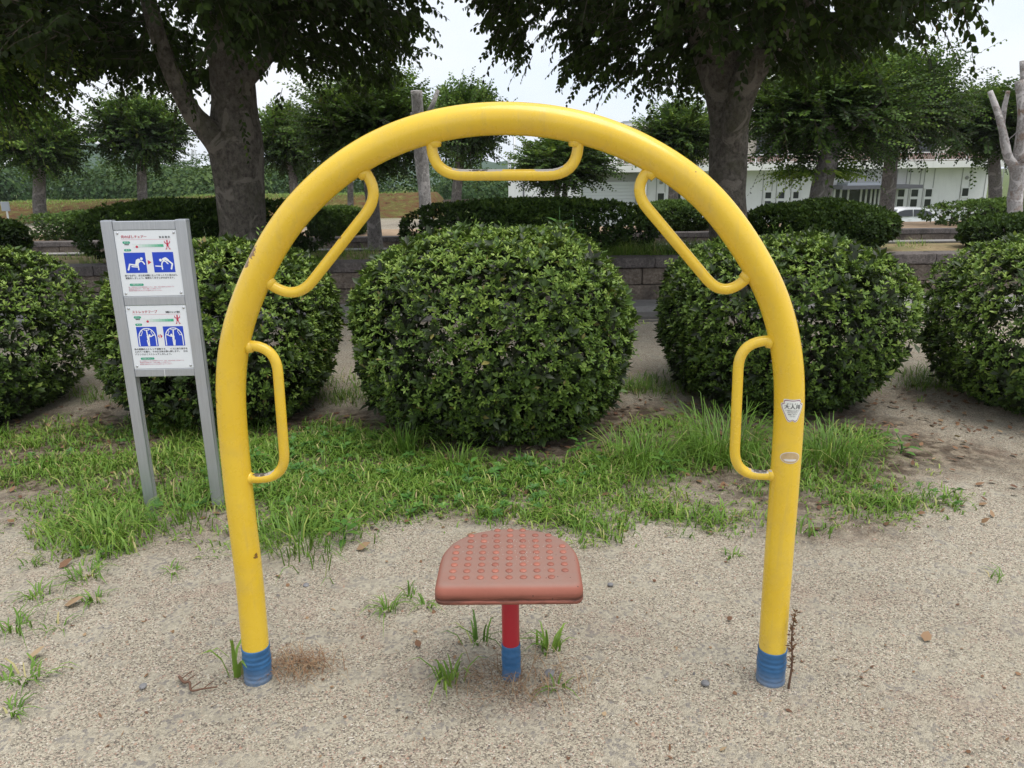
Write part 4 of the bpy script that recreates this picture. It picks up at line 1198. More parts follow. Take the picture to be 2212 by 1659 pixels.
# tall grass and herbs growing on the planter
pd = lambda x, y: np.clip(.25 + .8 * ((x > .9) & (x < 2.2)) + .5 * wob(np.stack([x, y, x * 0], -1), 33, 1.5), 0, 1)
pg = Pile()
V, F, T = tufts(520, (-9, 9, 8.98, 10.4), pd, .06, .20, 14, .003, 205, .55, .05)
V[:, 2] += .43; pg.add(V, F, T)
V, F, T = tufts(240, (1.0, 2.3, 9.0, 9.5), lambda x, y: x * 0 + 1, .16, .32, 14, .003, 206, .55, .05)
V[:, 2] += .43; pg.add(V, F, T)
tag(link("planter_grass", pg.mesh("planter_grass"), GRASS), kind="stuff")
V, F, T = tufts(800, (-18, -2.6, 26.9, 28.5), lambda x, y: np.clip(.4 + .9 * wob(np.stack([x, y, x * 0], -1), 34, .8), 0, 1), .04, .12, 9, .006, 207, .55, .12)
V[:, 2] += mound_z(V[:, 0], V[:, 1]) - gz(V[:, 0], V[:, 1])
tag(link("embankment_grass", tri_mesh("embankment_grass", V, F, T), GRASS), kind="stuff")
# low leafy ground herbs among the grass
x = r_.uniform(-3.4, 2.2, 2600); y = r_.uniform(2.6, 4.2, 2600)
k = r_.random(2600) < grass_density(x, y) * (wob(np.stack([x, y, x * 0], -1), 41, 2.4) > .05)
P = np.stack([x[k], y[k], gz(x[k], y[k]) + r_.uniform(.012, .05, k.sum())], 1)
V, F, T = rosettes(P, np.array([0, 0, 1.0]) + r_.normal(0, .2, P.shape), r_, 7, .028, .0075, (.9, 1.45), .42, .2)
tag(link("ground_herbs", tri_mesh("ground_herbs", V, F, T), WEED), kind="stuff")

def clump(name, label, cat, uv, n, h, w, bend, seed, m=GRASS, tb=.35, spread=.05, group=None, z=None):
    r = np.random.default_rng(seed)
    g = gnd(*uv) if z is None else gnd(*uv, z)
    P = np.concatenate([r.normal(0, spread, (n, 2)), np.full((n, 1), -.005)], 1)
    an = np.arctan2(P[:, 1], P[:, 0]) + r.normal(0, .7, n)
    D0 = np.stack([np.cos(an), np.sin(an), np.zeros(n)], 1)
    V, F = blades(P, D0, h * r.uniform(.45, 1.05, n), w * r.uniform(.7, 1.2, n), np.clip(r.normal(bend, .35, n), .1, 1.7), r)
    t = np.clip(tb + r.normal(0, .13, n), .02, .85); t = np.where(r.random(n) < .06, .95, t)
    o = link(name, tri_mesh(name, V, F, np.repeat(t, 5)), m, None, (g[0], g[1], float(gz(g[0], g[1])) if z is None else z))
    return tag(o, label, cat, group)
LG = "long grass clumps by the bushes"
clump("grass_clump", "large arching grass clump left of the right arch leg", "grass clump", (1560, 985), 320, .34, .0026, 1.0, 301, tb=.3, spread=.10, group=LG)
clump("grass_clump", "large arching grass clump just right of the right arch leg", "grass clump", (1790, 1000), 280, .27, .0026, 1.0, 302, tb=.35, spread=.09, group=LG)
clump("grass_clump", "upright bluish grass clump below the left side of the middle bush", "grass clump", (872, 985), 90, .25, .003, .6, 303, tb=.25, spread=.03, group=LG)
clump("grass_clump", "low spreading grass clump under the middle bush, right of the upright clump", "grass clump", (985, 1010), 120, .17, .003, .9, 304, tb=.5, spread=.05, group=LG)
clump("grass_clump", "wide grass clump between the middle bush and the right arch leg", "grass clump", (1385, 1000), 240, .24, .0026, 1.0, 305, tb=.42, spread=.1, group=LG)
clump("grass_clump", "grass clump at the feet of the sign board", "grass clump", (388, 1128), 70, .16, .0028, .9, 306, tb=.4, spread=.09, group=LG)
clump("grass_clump", "bright grass clump at the near left grass edge, left of the left arch leg", "grass clump", (235, 1165), 160, .17, .003, .9, 307, tb=.55, spread=.08, group=LG)
clump("grass_clump", "coarse grass clump against the left arch leg, right side", "grass clump", (655, 1180), 170, .16, .003, .9, 308, tb=.45, spread=.10, group=LG)

WG = "weed tufts in the gravel"
def weed(label, u, v, n, h, w, seed, bend=1.2, tb=.4, spread=.014):
    return clump("weed_tuft", label, "weed", (u, v), n, h, w, bend, seed, GRASS, tb, spread, WG)
weed("widest weed tuft in the gravel left of the left arch leg", 188, 1250, 46, .07, .0032, 311, spread=.035)
weed("flat weed tuft at the left, below the red brown leaf", 78, 1292, 22, .08, .003, 312)
weed("small weed tuft right of the flat tan leaf on the left", 206, 1302, 20, .06, .003, 313)
weed("sprawling weed tuft cut by the left picture edge", 30, 1366, 30, .10, .003, 314, spread=.03)
weed("tiny weed tuft below the flat tan leaf", 131, 1358, 12, .05, .0028, 315)
weed("dense weed tuft beside the curled pale leaf at lower left", 52, 1470, 34, .07, .0032, 316, spread=.03)
weed("lowest small weed tuft at the left picture edge", 28, 1540, 18, .05, .003, 317)
weed("tiny weed tuft just left of the left arch leg", 376, 1240, 14, .045, .003, 318)
weed("pale upright weed tuft left of the red seat", 838, 1318, 30, .08, .003, 319, .9)
weed("weed tuft right behind the left side of the seat", 882, 1285, 12, .07, .003, 320, .7)
weed("low weed touching the left edge of the seat", 918, 1308, 14, .06, .003, 321)
weed("small weed tuft in the gravel right of the seat", 1582, 1196, 14, .045, .003, 322)
weed("dark weed tuft at far left below the grass edge", 68, 1222, 18, .05, .003, 323)
weed("seedling tuft at the right grass edge", 1548, 1145, 16, .05, .003, 324)
weed("leafy weed at the left of the blue seat post base", 972, 1478, 18, .12, .0045, 325, .7, .5)
weed("leafy weed right of the blue seat post base", 1188, 1405, 20, .10, .0045, 326, .7, .45)
weed("thin weed behind the blue seat post base", 1030, 1392, 14, .10, .0035, 327, .9, .3)
weed("small weed right in front of the seat post", 1205, 1490, 12, .05, .003, 328)
weed("broad bladed weed against the left foot of the arch", 514, 1452, 7, .17, .007, 329, .35, .6)

def broad_plant(name, label, cat, pos, h, n, L, W, seed, m=WEED, spreadz=.5, single=True):
    """A stem with broad leaves, every leaf its own piece."""
    r = np.random.default_rng(seed)
    o = empty(name, pos, label, cat)
    pts = catmull([(0, 0, -.02), (r.normal(0, .01), r.normal(0, .01), h * .5), (r.normal(0, .03), r.normal(0, .03), h)], 5)
    tube("stem", pts, np.linspace(.006, .002, len(pts)), WEED, o, 6)
    for i in range(n):
        s = (1 - spreadz) + spreadz * (i + .5) / n
        p = pts[min(len(pts) - 1, int(s * (len(pts) - 1)))]
        an = i * 2.4 + r.normal(0, .2)
        D = np.array([[math.cos(an), math.sin(an), .45 - .5 * (1 - s) + r.normal(0, .1)]])
        k = (1.1 - .5 * s) * r.uniform(.8, 1.15)
        V, F, q = leaves(np.array([[0, 0, 0.0]]) + D * .02, D, np.array([[0, 0, 1.0]]), L * k, W * k, "ovate", .22, .2)
        me = tri_mesh("leaf", V, F, np.full(len(F), np.clip(.5 + r.normal(0, .15), .05, .95)))
        link("leaf", me, m, o, tuple(p))
    return o
g0 = gnd(1062, 958)
broad_plant("seedling", "bright broad leaved seedling under the middle bush", "plant", (g0[0], g0[1], 0), .17, 10, .095, .028, 331)
g1 = at(1212, 545, 5.42)
broad_plant("tall_weed", "tall broad leaved weed rising behind the middle bush", "plant", (g1[0], 5.42, 0), at(1215, 447, 5.42)[2], 24, .17, .036, 332, spreadz=.42)
g1b = at(1245, 545, 5.5)
broad_plant("tall_weed", "shorter weed stem on the right of the tall weed behind the middle bush", "plant", (g1b[0], 5.5, 0), at(1245, 468, 5.5)[2], 16, .15, .03, 333, spreadz=.4)
for i, (u, v, lb) in enumerate(((1258, 985, "dark lobed weed between the middle bush and the right clump"), (1440, 1022, "broad weed low in the grass in front of the right bush"), (1010, 1042, "pale weed rosette below the middle bush"), (1945, 985, "ragged broad leaved weed right of the right arch leg"), (560, 1010, "small broad leaved weed behind the left arch leg"), (745, 1165, "broad dark rosette at the front edge of the grass"))):
    g2 = gnd(u, v)
    broad_plant("herb", lb, "plant", (g2[0], g2[1], float(gz(g2[0], g2[1]))), .09, 12, .085, .02, 340 + i, spreadz=.95)

# dry things lying about
def flat_leaf(label, u, v, L, W, an, seed, tint, curl=.3, z=.006):
    g = gnd(u, v)
    V, F, q = leaves(np.array([[0, 0, z]]), np.array([[math.cos(an), math.sin(an), .08]]), np.array([[.1, -.1, 1.0]]), L, W, "ovate", -curl, .35)
    return tag(link("dry_leaf", tri_mesh("dry_leaf", V, F, np.full(len(F), tint)), DRY, None, (g[0], g[1], float(gz(g[0], g[1])))), label, "leaf", "dry leaves on the gravel")
flat_leaf("flat tan dry leaf lying among weeds at the left", 140, 1316, .07, .024, .2, 1, .75)
flat_leaf("red brown dry leaf above the widest weed tuft", 128, 1232, .055, .02, 1.0, 2, .35)
flat_leaf("curled pale dry leaf at the lower left", 60, 1428, .06, .02, .3, 3, .98, .5)
flat_leaf("orange tan dry leaf alone in the gravel at the right", 1996, 1392, .042, .017, .9, 4, .6)
flat_leaf("small dark brown dry leaf left of the seat post", 906, 1404, .03, .012, 2.0, 5, .15)
flat_leaf("tan dry leaf at the grass edge left of the seat", 770, 1190, .06, .022, .4, 6, .7)
flat_leaf("dark red scrap of leaf in the gravel between seat and right leg", 1572, 1338, .02, .01, .6, 7, .05)
n = 1900
x = r_.uniform(-3.6, 2.9, n); y = r_.uniform(2.6, 5.0, n)
k = r_.random(n) < np.clip(sstep(2.75, 3.1, y) * (.45 + .5 * (y > 3.7)), 0, 1)
P = np.stack([x[k], y[k], gz(x[k], y[k]) + r_.uniform(.003, .012, k.sum())], 1)
an = r_.uniform(0, 6.28, len(P))
V, F, q = leaves(P, np.stack([np.cos(an), np.sin(an), r_.normal(0, .15, len(P))], 1), np.array([0, 0, 1.0]) + r_.normal(0, .25, P.shape), r_.uniform(.02, .055, len(P)), r_.uniform(.006, .016, len(P)), "ovate", -.2, .3)
tag(link("leaf_litter", tri_mesh("leaf_litter", V, F, np.repeat(np.clip(r_.normal(.35, .25, len(P)), 0, 1), q)), DRY), kind="stuff")
def wire(name, label, cat, pts, r0, m):
    o = empty(name, pts[0], label, cat)
    P = catmull([np.array(p) - np.array(pts[0]) for p in pts], 5)
    tube("stem", P, np.linspace(r0, r0 * .4, len(P)), m, o, 6)
    return o, P
DRYM = mat("dry_stalk", (0.13, 0.07, 0.045), 0.9)
a, b_ = gnd(1703, 1488), None
top_ = at(1718, 1322, a[1])
o, P = wire("dead_stalk", "dead brown seed stalk standing beside the right foot of the arch", "stalk", [a, a + (top_ - a) * .35 + np.array([.004, 0, 0]), a + (top_ - a) * .7 + np.array([-.004, 0, 0]), top_], .0035, DRYM)
q_ = P[4:]
s = np.repeat(q_, 7, 0)
V, F, k_ = leaves(s, rand_dirs(len(s), r_) + np.array([0, 0, .5]), rand_dirs(len(s), r_), r_.uniform(.010, .02, len(s)), .003, "rhomb")
link("seed_heads", tri_mesh("seed_heads", V, F, np.full(len(F), .1)), DRY, o, kind="stuff")
pts = [gnd(u, v) + np.array([0, 0, .007]) for u, v in ((388, 1466), (398, 1478), (410, 1478), (414, 1496), (440, 1492), (470, 1488))]
o, P = wire("dead_twig", "crooked dark dead twig lying left of the left foot", "twig", pts, .005, DRYM)
for j in (2, 6, 14, 20):
    tube("side_twig", [P[j], P[j] + np.array([.012, .012, .006]), P[j] + np.array([.02, .03, .004])], .0016, DRYM, o, 5)
g3 = gnd(640, 1442)
n = 240
Pp = np.concatenate([r_.normal(0, [.055, .035], (n, 2)), np.full((n, 1), .002)], 1)
an = r_.uniform(0, 6.28, n)
V, F = blades(Pp, np.stack([np.cos(an), np.sin(an), np.zeros(n)], 1), r_.uniform(.02, .06, n), np.full(n, .0011), np.full(n, 1.6), r_)
tag(link("dead_grass_mat", tri_mesh("dead_grass_mat", V, F, np.repeat(np.clip(r_.normal(.62, .2, n), 0, 1), 5)), DRY, None, (g3[0], g3[1], 0)), "matted dead pinkish grass beside the left foot of the arch", "dead grass", kind="stuff")
g4 = gnd(1115, 1478)
n = 200
Pp = np.concatenate([r_.normal(0, [.10, .05], (n, 2)), np.full((n, 1), .002)], 1)
an = r_.uniform(0, 6.28, n)
V, F = blades(Pp, np.stack([np.cos(an), np.sin(an), np.zeros(n)], 1), r_.uniform(.02, .07, n), np.full(n, .0011), np.full(n, 1.5), r_)
tag(link("dead_grass_mat", tri_mesh("dead_grass_mat", V, F, np.repeat(np.clip(r_.normal(.6, .2, n), 0, 1), 5)), DRY, None, (g4[0], g4[1], 0)), "matted dead grass around the blue foot of the seat post", "dead grass", kind="stuff")
def stone(label, u, v, r0, seed):
    g = gnd(u, v)
    bm = bmesh.new(); bmesh.ops.create_icosphere(bm, subdivisions=2, radius=r0)
    rr = np.random.default_rng(seed)
    for vv in bm.verts:
        vv.co *= 1 + .28 * float(wob(np.array(vv.co)[None] / r0, seed, 1.3)[0]); vv.co.z *= .6
    return tag(link("stone", bm_mesh("stone", bm), STONE, None, (g[0], g[1], r0 * .25)), label, "stone", "loose stones on the gravel")
stone("grey stone left of the right foot of the arch", 1524, 1478, .013, 1)
stone("grey stone beside the seat post base", 1186, 1458, .017, 2)
stone("pale small stone behind the left foot of the arch", 662, 1265, .011, 3)
stone("dark small stone between the left weeds and the left foot", 310, 1484, .011, 4)
stone("small grey stone in the gravel below the grass right of the seat", 1318, 1264, .010, 5)
# crumbs of leaf and bark strewn over the gravel
n = 420
u = r_.uniform(-100, 2300, n); v = 1130 + 560 * r_.random(n) ** 1.5
Pc = np.array([gnd(a, b) for a, b in zip(u, v)])
Pc[:, 2] = gz(Pc[:, 0], Pc[:, 1]) + .003
an = r_.uniform(0, 6.28, n)
V, F, q = leaves(Pc, np.stack([np.cos(an), np.sin(an), r_.normal(0, .15, n)], 1), np.array([0, 0, 1.0]) + r_.normal(0, .3, Pc.shape), r_.gamma(2.2, .0045, n).clip(.004, .035), r_.gamma(2.2, .0016, n).clip(.0015, .009), "ovate", -.2, .3)
tag(link("ground_crumbs", tri_mesh("ground_crumbs", V, F, np.repeat(np.clip(r_.normal(.3, .28, n), 0, 1), q)), DRY), kind="stuff")
# loose gravel grains
n = 20000
u = r_.uniform(-60, 2270, n); v = r_.uniform(1130, 1700, n)
dirs = FW[None] + RT[None] * ((u - CX) / FPX)[:, None] + UP[None] * ((CY - v) / FPX)[:, None]
P = np.array([0, 0, EYE]) + dirs * ((0 - EYE) / dirs[:, 2])[:, None]
P[:, :2] += r_.normal(0, .05, (n, 2))
P[:, 2] = gz(P[:, 0], P[:, 1])
oc = np.array([[1, 0, 0], [0, 1, 0], [-1, 0, 0], [0, -1, 0], [0, 0, 1.0]])
sz = r_.gamma(3.0, .00075, n).clip(.001, .0075)[:, None, None]
V = oc[None] * sz * r_.uniform(.55, 1.3, (n, 5, 3)) + r_.normal(0, .12, (n, 5, 3)) * sz
a = r_.uniform(0, 6.28, n)
x_, y_ = V[..., 0].copy(), V[..., 1].copy()
V[..., 0] = x_ * np.cos(a)[:, None] - y_ * np.sin(a)[:, None]; V[..., 1] = x_ * np.sin(a)[:, None] + y_ * np.cos(a)[:, None]
V = V + P[:, None]
f = np.array([[0, 1, 4], [1, 2, 4], [2, 3, 4], [3, 0, 4]])
F = (np.arange(n)[:, None, None] * 5 + f[None]).reshape(-1, 3)
tag(link("loose_gravel", tri_mesh("loose_gravel", V.reshape(-1, 3), F, np.repeat(np.clip(r_.beta(3, 2.2, n), 0, 1), 4)), PEB), kind="stuff")

# ------------------------------------------------------------------ the yellow stretching arch
LB, RB = gnd(558.5, 1478) + np.array([0, .036, 0]), gnd(1664, 1484) + np.array([0, .036, 0])
mid = (LB + RB) / 2
yaw = math.atan2(RB[1] - LB[1], RB[0] - LB[0])
arch = empty("stretching_arch", (mid[0], mid[1], 0), "tall yellow tubular stretching arch with five hand grips and blue taped feet", "exercise arch", rz=yaw)
ca, sa = math.cos(yaw), math.sin(yaw)
def on_arch(u, v, dy=0.0):
    """Where the sight line meets the arch's own plane, in the arch's frame."""
    r = ray(u, v); o = np.array([0, 0, EYE])
    nrm = np.array([-sa, ca, 0]); t = ((mid - o) @ nrm) / (r @ nrm)
    p = o + r * t - np.array([mid[0], mid[1], 0])
    return np.array([p[0] * ca + p[1] * sa, dy, p[2]])
trace = [(559, 1476), (537, 1231), (519.7, 1100), (505, 953), (498.7, 886), (496.5, 836), (499, 786), (508, 720), (520, 686), (548, 603), (595, 515), (627, 472), (690, 402), (755.7, 352), (819.7, 317), (884, 288), (979.7, 262), (1097, 251), (1215, 264), (1322, 295), (1387, 328), (1517, 407), (1577, 476), (1635, 569), (1662, 620), (1682, 670), (1693, 720), (1702.5, 770), (1706, 820), (1706, 870), (1703.5, 920), (1700, 970), (1690.5, 1100), (1678, 1256), (1663.5, 1481)]
A = np.array([on_arch(*t) for t in trace])
A = densify(catmull(A, 6), .012)
for _ in range(70):                             # relax the hand-measured points into one smooth bend
    A[1:-1] = A[1:-1] * .5 + (A[:-2] + A[2:]) * .25
A[:, 2] += .006 * sstep(.9, 1.5, A[:, 2])
A[0, 2] = A[-1, 2] = -.06
PR = .0385
pipe = tube("pipe", A, PR, YELLOW, arch, 40)
for k, s in enumerate((0, -1)):
    lo = A[s].copy(); hi = A[np.argmin(np.abs(A[:, 2] - .105) + (np.sign(A[:, 0]) != np.sign(lo[0])) * 9)]
    zz = np.linspace(-.05, .108, 60)
    pts = [lo + (hi - lo) * (z - lo[2]) / (hi[2] - lo[2]) for z in zz]
    rad = PR + .0016 + .0011 * (np.floor((zz + .05) / .030) % 2) + .0006 * np.sin(zz * 400)
    tube("tape_band", pts, rad, BLUE_TAPE, arch, 32)
def grip(pts, rad=.075):
    P = [on_arch(*p) for p in pts]
    P = densify(fillet(P, rad, 10), .01)
    R = np.full(len(P), .0138)
    o = tube("hand_grip", P, R, YELLOW, arch, 20)
    for e, d in ((P[0], P[6] - P[0]), (P[-1], P[-7] - P[-1])):   # weld fillets
        d = d / np.linalg.norm(d)
        i = np.argmin(np.linalg.norm(A - e, axis=1))
        s = e + d * (max(0, PR - np.linalg.norm(A[i] - e)) - .004)
        tube("weld_bead", [s, s + d * .008, s + d * .016], [.0195, .0165, .0138], YELLOW, o, 20)
grip([(933, 285), (930, 378), (1252, 378), (1248, 285)], .082)
grip([(772, 352), (826, 416), (641, 650), (556, 597)], .07)
grip([(1418, 352), (1360, 404), (1563, 646), (1630, 585)], .07)
grip([(510, 746), (596, 746), (618, 1033), (515, 1033)], .075)
grip([(1692, 735), (1597, 737), (1585, 1026), (1690, 1026)], .075)
# stickers wrapped on the right leg
def wrap(P2, uv, extra=0.0, lift=.0006):
    """Flat artwork (metres, x right, y up) wound round the right leg at that height."""
    c = on_arch(*uv)
    i = np.argmin(np.abs(A[:, 2] - c[2]) + (A[:, 0] < 0) * 9)
    ax = A[i]
    toc = math.atan2(-(mid[1]), -(mid[0] + ax[0])) - yaw
    off = math.asin(max(-1, min(1, (c[0] - ax[0]) / PR * .97)))
    a0 = toc + off + extra
    d = A[i + 3] - A[i - 3]; d = d / np.linalg.norm(d); d = d if d[2] > 0 else -d
    P2 = np.asarray(P2)
    an = a0 + P2[:, 0] / PR
    rr = PR + lift
    out = np.stack([ax[0] + rr * np.cos(an), ax[1] + rr * np.sin(an), np.full(len(P2), ax[2])], 1)
    return out + P2[:, 1:2] * d[None]
def wrapped(name, polys, uv, m, parent, lift):
    """Triangulated flat outlines, cut fine enough to bend round the pipe."""
    bm = bmesh.new()
    for poly in polys:
        f = bm.faces.new([bm.verts.new((x, y, 0)) for x, y in poly])
    bmesh.ops.triangulate(bm, faces=bm.faces)
    for x in np.arange(-.036, .037, .004):
        bmesh.ops.bisect_plane(bm, geom=bm.verts[:] + bm.edges[:] + bm.faces[:], plane_co=(x, 0, 0), plane_no=(1, 0, 0))
    bm.verts.ensure_lookup_table()
    W = wrap(np.array([(v.co.x, v.co.y) for v in bm.verts]), uv, 0, lift)
    for v, w in zip(bm.verts, W): v.co = w
    return link(name, bm_mesh(name, bm), m, parent)
def smooth_loop(pts, per=6):
    P = np.asarray(pts, float); n = len(P); out = []
    for i in range(n):
        p0, p1, p2, p3 = P[i - 1], P[i], P[(i + 1) % n], P[(i + 2) % n]
        for t in np.linspace(0, 1, per, endpoint=False):
            out.append(.5 * (2 * p1 + (p2 - p0) * t + (2 * p0 - 5 * p1 + 4 * p2 - p3) * t ** 2 + (3 * p1 - p0 - 3 * p2 + p3) * t ** 3))
    return np.array(out)
apple = smooth_loop([(-.019, .029), (.0, .0285), (.019, .029), (.0215, .020), (.0275, .017), (.0265, .008), (.019, -.010), (.0125, -.025), (.006, -.0285), (.0, -.025), (-.006, -.0285), (-.0125, -.025), (-.019, -.010), (-.0265, .008), (-.0275, .017), (-.0215, .020)], 4)
SUV = (1712, 882)
st = wrapped("sticker", [apple * 1.08], SUV, STICKER, arch, .0005)
wrapped("sticker_border", [apple], SUV, STICKER_EDGE, st, .0009)
wrapped("sticker_face", [apple * .93], SUV, STICKER, st, .0013)
def text_tris(body, size, ax="LEFT", spacing=1.0):
    c = bpy.data.curves.new("text", "FONT"); c.body = body; c.size = size; c.align_x = ax; c.align_y = "CENTER"
    c.space_character = spacing; c.resolution_u = 2
    o = bpy.data.objects.new("text", c); COL.objects.link(o)
    dg = bpy.context.evaluated_depsgraph_get()
    me = bpy.data.meshes.new_from_object(o.evaluated_get(dg))
    bpy.data.objects.remove(o); bpy.data.curves.remove(c)
    return me
def wrapped_text(name, items, uv, m, parent, lift):
    Vs, Fs, n = [], [], 0
    for body, size, x, y, sp, bold in items:
        me = text_tris(body, size, "CENTER", sp)
        V = np.array([v.co[:2] for v in me.vertices]).reshape(-1, 2)
        me.calc_loop_triangles()
        F = np.array([t.vertices[:] for t in me.loop_triangles]).reshape(-1, 3)
        for dx in ((0, bold) if bold else (0,)):
            Vs.append(wrap(V + np.array([x + dx, y]), uv, 0, lift)); Fs.append(F + n); n += len(V)
        bpy.data.meshes.remove(me)
    return link(name, tri_mesh(name, np.concatenate(Vs), np.concatenate(Fs)), m, parent)
wrapped_text("sticker_lettering", [("大人用", .0135, 0, .0105, 1.05, .0005), ("おとな よう", .0042, 0, .0195, 1.5, .0002), ("この遊具は大人用です", .0036, 0, .0005, 1, .0002), ("お子さまだけで", .0036, 0, -.0045, 1, .0002), ("使用しないで", .0036, 0, -.0095, 1, .0002), ("ください", .0036, 0, -.0145, 1, .0002)], SUV, INK, st, .0018)
ell = lambda a, b, n=28: np.array([(a * math.cos(t), b * math.sin(t)) for t in np.linspace(0, 2 * PI, n, endpoint=False)])
bd = wrapped("worn_badge", [ell(.0265, .0165)], (1708, 976), BADGE_SILVER, arch, .0006)
wrapped("badge_face", [ell(.0245, .0148)], (1708, 976), BADGE, bd, .0011)
wrapped("badge_silver_band", [np.array([(-.017, -.0055), (-.012, -.0095), (.012, -.0095), (.017, -.0055), (.012, -.0035), (-.012, -.0035)])], (1708, 976), BADGE_SILVER, bd, .0015)

# wear: rust where the paint has gone on the left shoulder, bright rubbed metal on the grips
g = G(YELLOW)
col_in = g.b.inputs["Base Color"].links[0].from_socket
vec = g.coord("Object")
ge = g.n("NewGeometry")
up_face = g.rng(g.sep(ge.outputs["Normal"])[2], .45, .7)
def wear(spots, thr, colour, ns, blend, top=False):
    global col_in
    tot = None
    for (u, v, rad, up) in spots:
        p = on_arch(u, v) + np.array([0, -.02 if not up else 0, up])
        d = g.n("VectorMath", operation="DISTANCE"); g.l(vec, d.inputs[0]); d.inputs[1].default_value = tuple(p)
        k = g.rng(d.outputs["Value"], rad, rad * .3)
        tot = k if tot is None else g.math("MAXIMUM", tot, k)
    if top: tot = g.math("MULTIPLY", tot, up_face)
    m_ = g.math("GREATER_THAN", g.math("MULTIPLY", tot, g.noise(vec, ns, 4, .65)), thr)
    col_in = g.mix(g.math("MULTIPLY", m_, blend), col_in, colour)
wear([(546, 540, .045, 0), (538, 566, .03, 0), (808, 338, .02, 0), (762, 330, .016, 0), (1692, 902, .016, 0), (560, 1195, .02, 0), (478, 860, .02, 0)], .40, (.13, .05, .02), 130, .9)
wear([(1010, 378, .07, .0138), (1060, 378, .05, .0138), (1185, 378, .06, .0138), (575, 1033, .06, .0138), (1640, 1026, .055, .0138)], .33, (.40, .40, .42), 90, .85, True)
wear([(1035, 378, .05, .0138), (565, 1033, .05, .0138), (1640, 1026, .045, .0138)], .40, (.05, .04, .035), 120, .9, True)
g.color(col_in)

# ------------------------------------------------------------------ the seat
sb = gnd(1105, 1471) + np.array([0, .006, 0])
stool = empty("exercise_stool", (sb[0], sb[1] + .01, 0), "faded red D shaped stool with round bumps on a red post", "stool", rz=-.012)
# straight edge in front, rounded behind
fy = -.180; HW = .197
outl = [(-HW, fy + .0)]
prof = []
for t in np.linspace(0, 1, 25):
    x = HW * math.cos(PI * t)
    y = -.02 + .190 * (1 - abs(math.cos(PI * t)) ** 2.3) ** (1 / 2.0)
    prof.append((x, y))
base = [(HW, fy)] + prof + [(-HW, fy)]
base = np.array(base)
def rounded(poly, rad, seg=8):
    P = [np.append(p, 0) for p in poly]
    q = fillet([(P[0] + P[-1]) / 2] + P + [(P[0] + P[-1]) / 2], rad, seg)
    return q[:, :2]
ring = rounded(base, .03, 7)
# drop coincident neighbours
kp = [0]
for i in range(1, len(ring) - 1):
    if np.linalg.norm(ring[i] - ring[kp[-1]]) > .002: kp.append(i)
ring = ring[kp]
def offset_ring(R, d):
    nx = np.roll(R, -1, 0) - np.roll(R, 1, 0)
    n = unit(np.stack([nx[:, 1], -nx[:, 0]], 1))
    area = .5 * np.sum(R[:, 0] * np.roll(R[:, 1], -1) - np.roll(R[:, 0], -1) * R[:, 1])
    return R - n * d * (1 if area > 0 else -1)
ZT, TK = .408, .056
levels = [(.012, ZT - TK), (.003, ZT - TK + .003), (0, ZT - TK + .009), (0, ZT - TK + .015), (.005, ZT - TK + .0165), (0, ZT - TK + .018), (.0008, ZT - .020), (.004, ZT - .0105), (.009, ZT - .0045), (.015, ZT - .001), (.022, ZT)]
Vr = [np.concatenate([offset_ring(ring, d), np.full((len(ring), 1), z)], 1) for d, z in levels]
m_ = len(ring)
V = np.concatenate(Vr + [np.array([[0, -.01, ZT]]), np.array([[0, -.01, ZT - TK]])])
F = []
for k in range(len(levels) - 1):
    for i in range(m_):
        j = (i + 1) % m_
        F += [[k * m_ + i, k * m_ + j, (k + 1) * m_ + j], [k * m_ + i, (k + 1) * m_ + j, (k + 1) * m_ + i]]
t0 = (len(levels) - 1) * m_; cT = len(levels) * m_
for i in range(m_):
    j = (i + 1) % m_
    F += [[t0 + i, t0 + j, cT], [j, i, cT + 1]]
area = .5 * np.sum(ring[:, 0] * np.roll(ring[:, 1], -1) - np.roll(ring[:, 0], -1) * ring[:, 1])
F = np.array(F)
if area < 0: F = F[:, ::-1]
seat_me = tri_mesh("seat_pad", V, F, None, True)
seat_o = link("seat_pad", seat_me, SEAT, stool)
bprof = [(.0099, 0), (.0096, .0014), (.0078, .0028), (.0042, .0036), (0.0001, .0038)]
bv, bf = tube_arrays([(0, 0, z - .0008) for _, z in bprof], [r for r, _ in bprof], 14)
bump_me = tri_mesh("bump", bv, bf, None, True); bump_me.materials.append(BUMP)
PIT = .0380
rowsx = [(8, -.5), (9, 0), (9, 0), (9, 0), (9, 0), (9, 0), (7, 0), (7, 0), (3, 0)]
for k, (cnt, sh) in enumerate(rowsx):
    for i in range(cnt):
        x = (i - (cnt - 1) / 2 + sh) * PIT
        link("bump", bump_me, None, seat_o, (x + random.uniform(-.0006, .0006), fy + .05 + k * .0345, ZT + .0006))
grit = Pile()
n = 170
gx = r_.normal(.03, .07, n); gy = r_.normal(.03, .05, n)
k = (np.abs(gx) < .15) & (gy > -.1) & (gy < .1)
oc5 = np.array([[1, 0, 0], [0, 1, 0], [-1, 0, 0], [0, -1, 0], [0, 0, 1.0]])
Vg = oc5[None] * r_.uniform(.0006, .0017, (k.sum(), 1, 1)) + np.stack([gx[k], gy[k], np.full(k.sum(), ZT + .0004)], 1)[:, None]
Fg = (np.arange(k.sum())[:, None, None] * 5 + np.array([[0, 1, 4], [1, 2, 4], [2, 3, 4], [3, 0, 4]])[None]).reshape(-1, 3)
link("sand_grains", tri_mesh("sand_grains", Vg.reshape(-1, 3), Fg, np.full(len(Fg), .97)), PEB, seat_o, kind="stuff")
tube("post", [(0, 0, -.05), (0, 0, .1), (0, 0, .3), (0, 0, ZT - TK + .004)], .0255, RED, stool, 32)
zz = np.linspace(-.04, .118, 50)
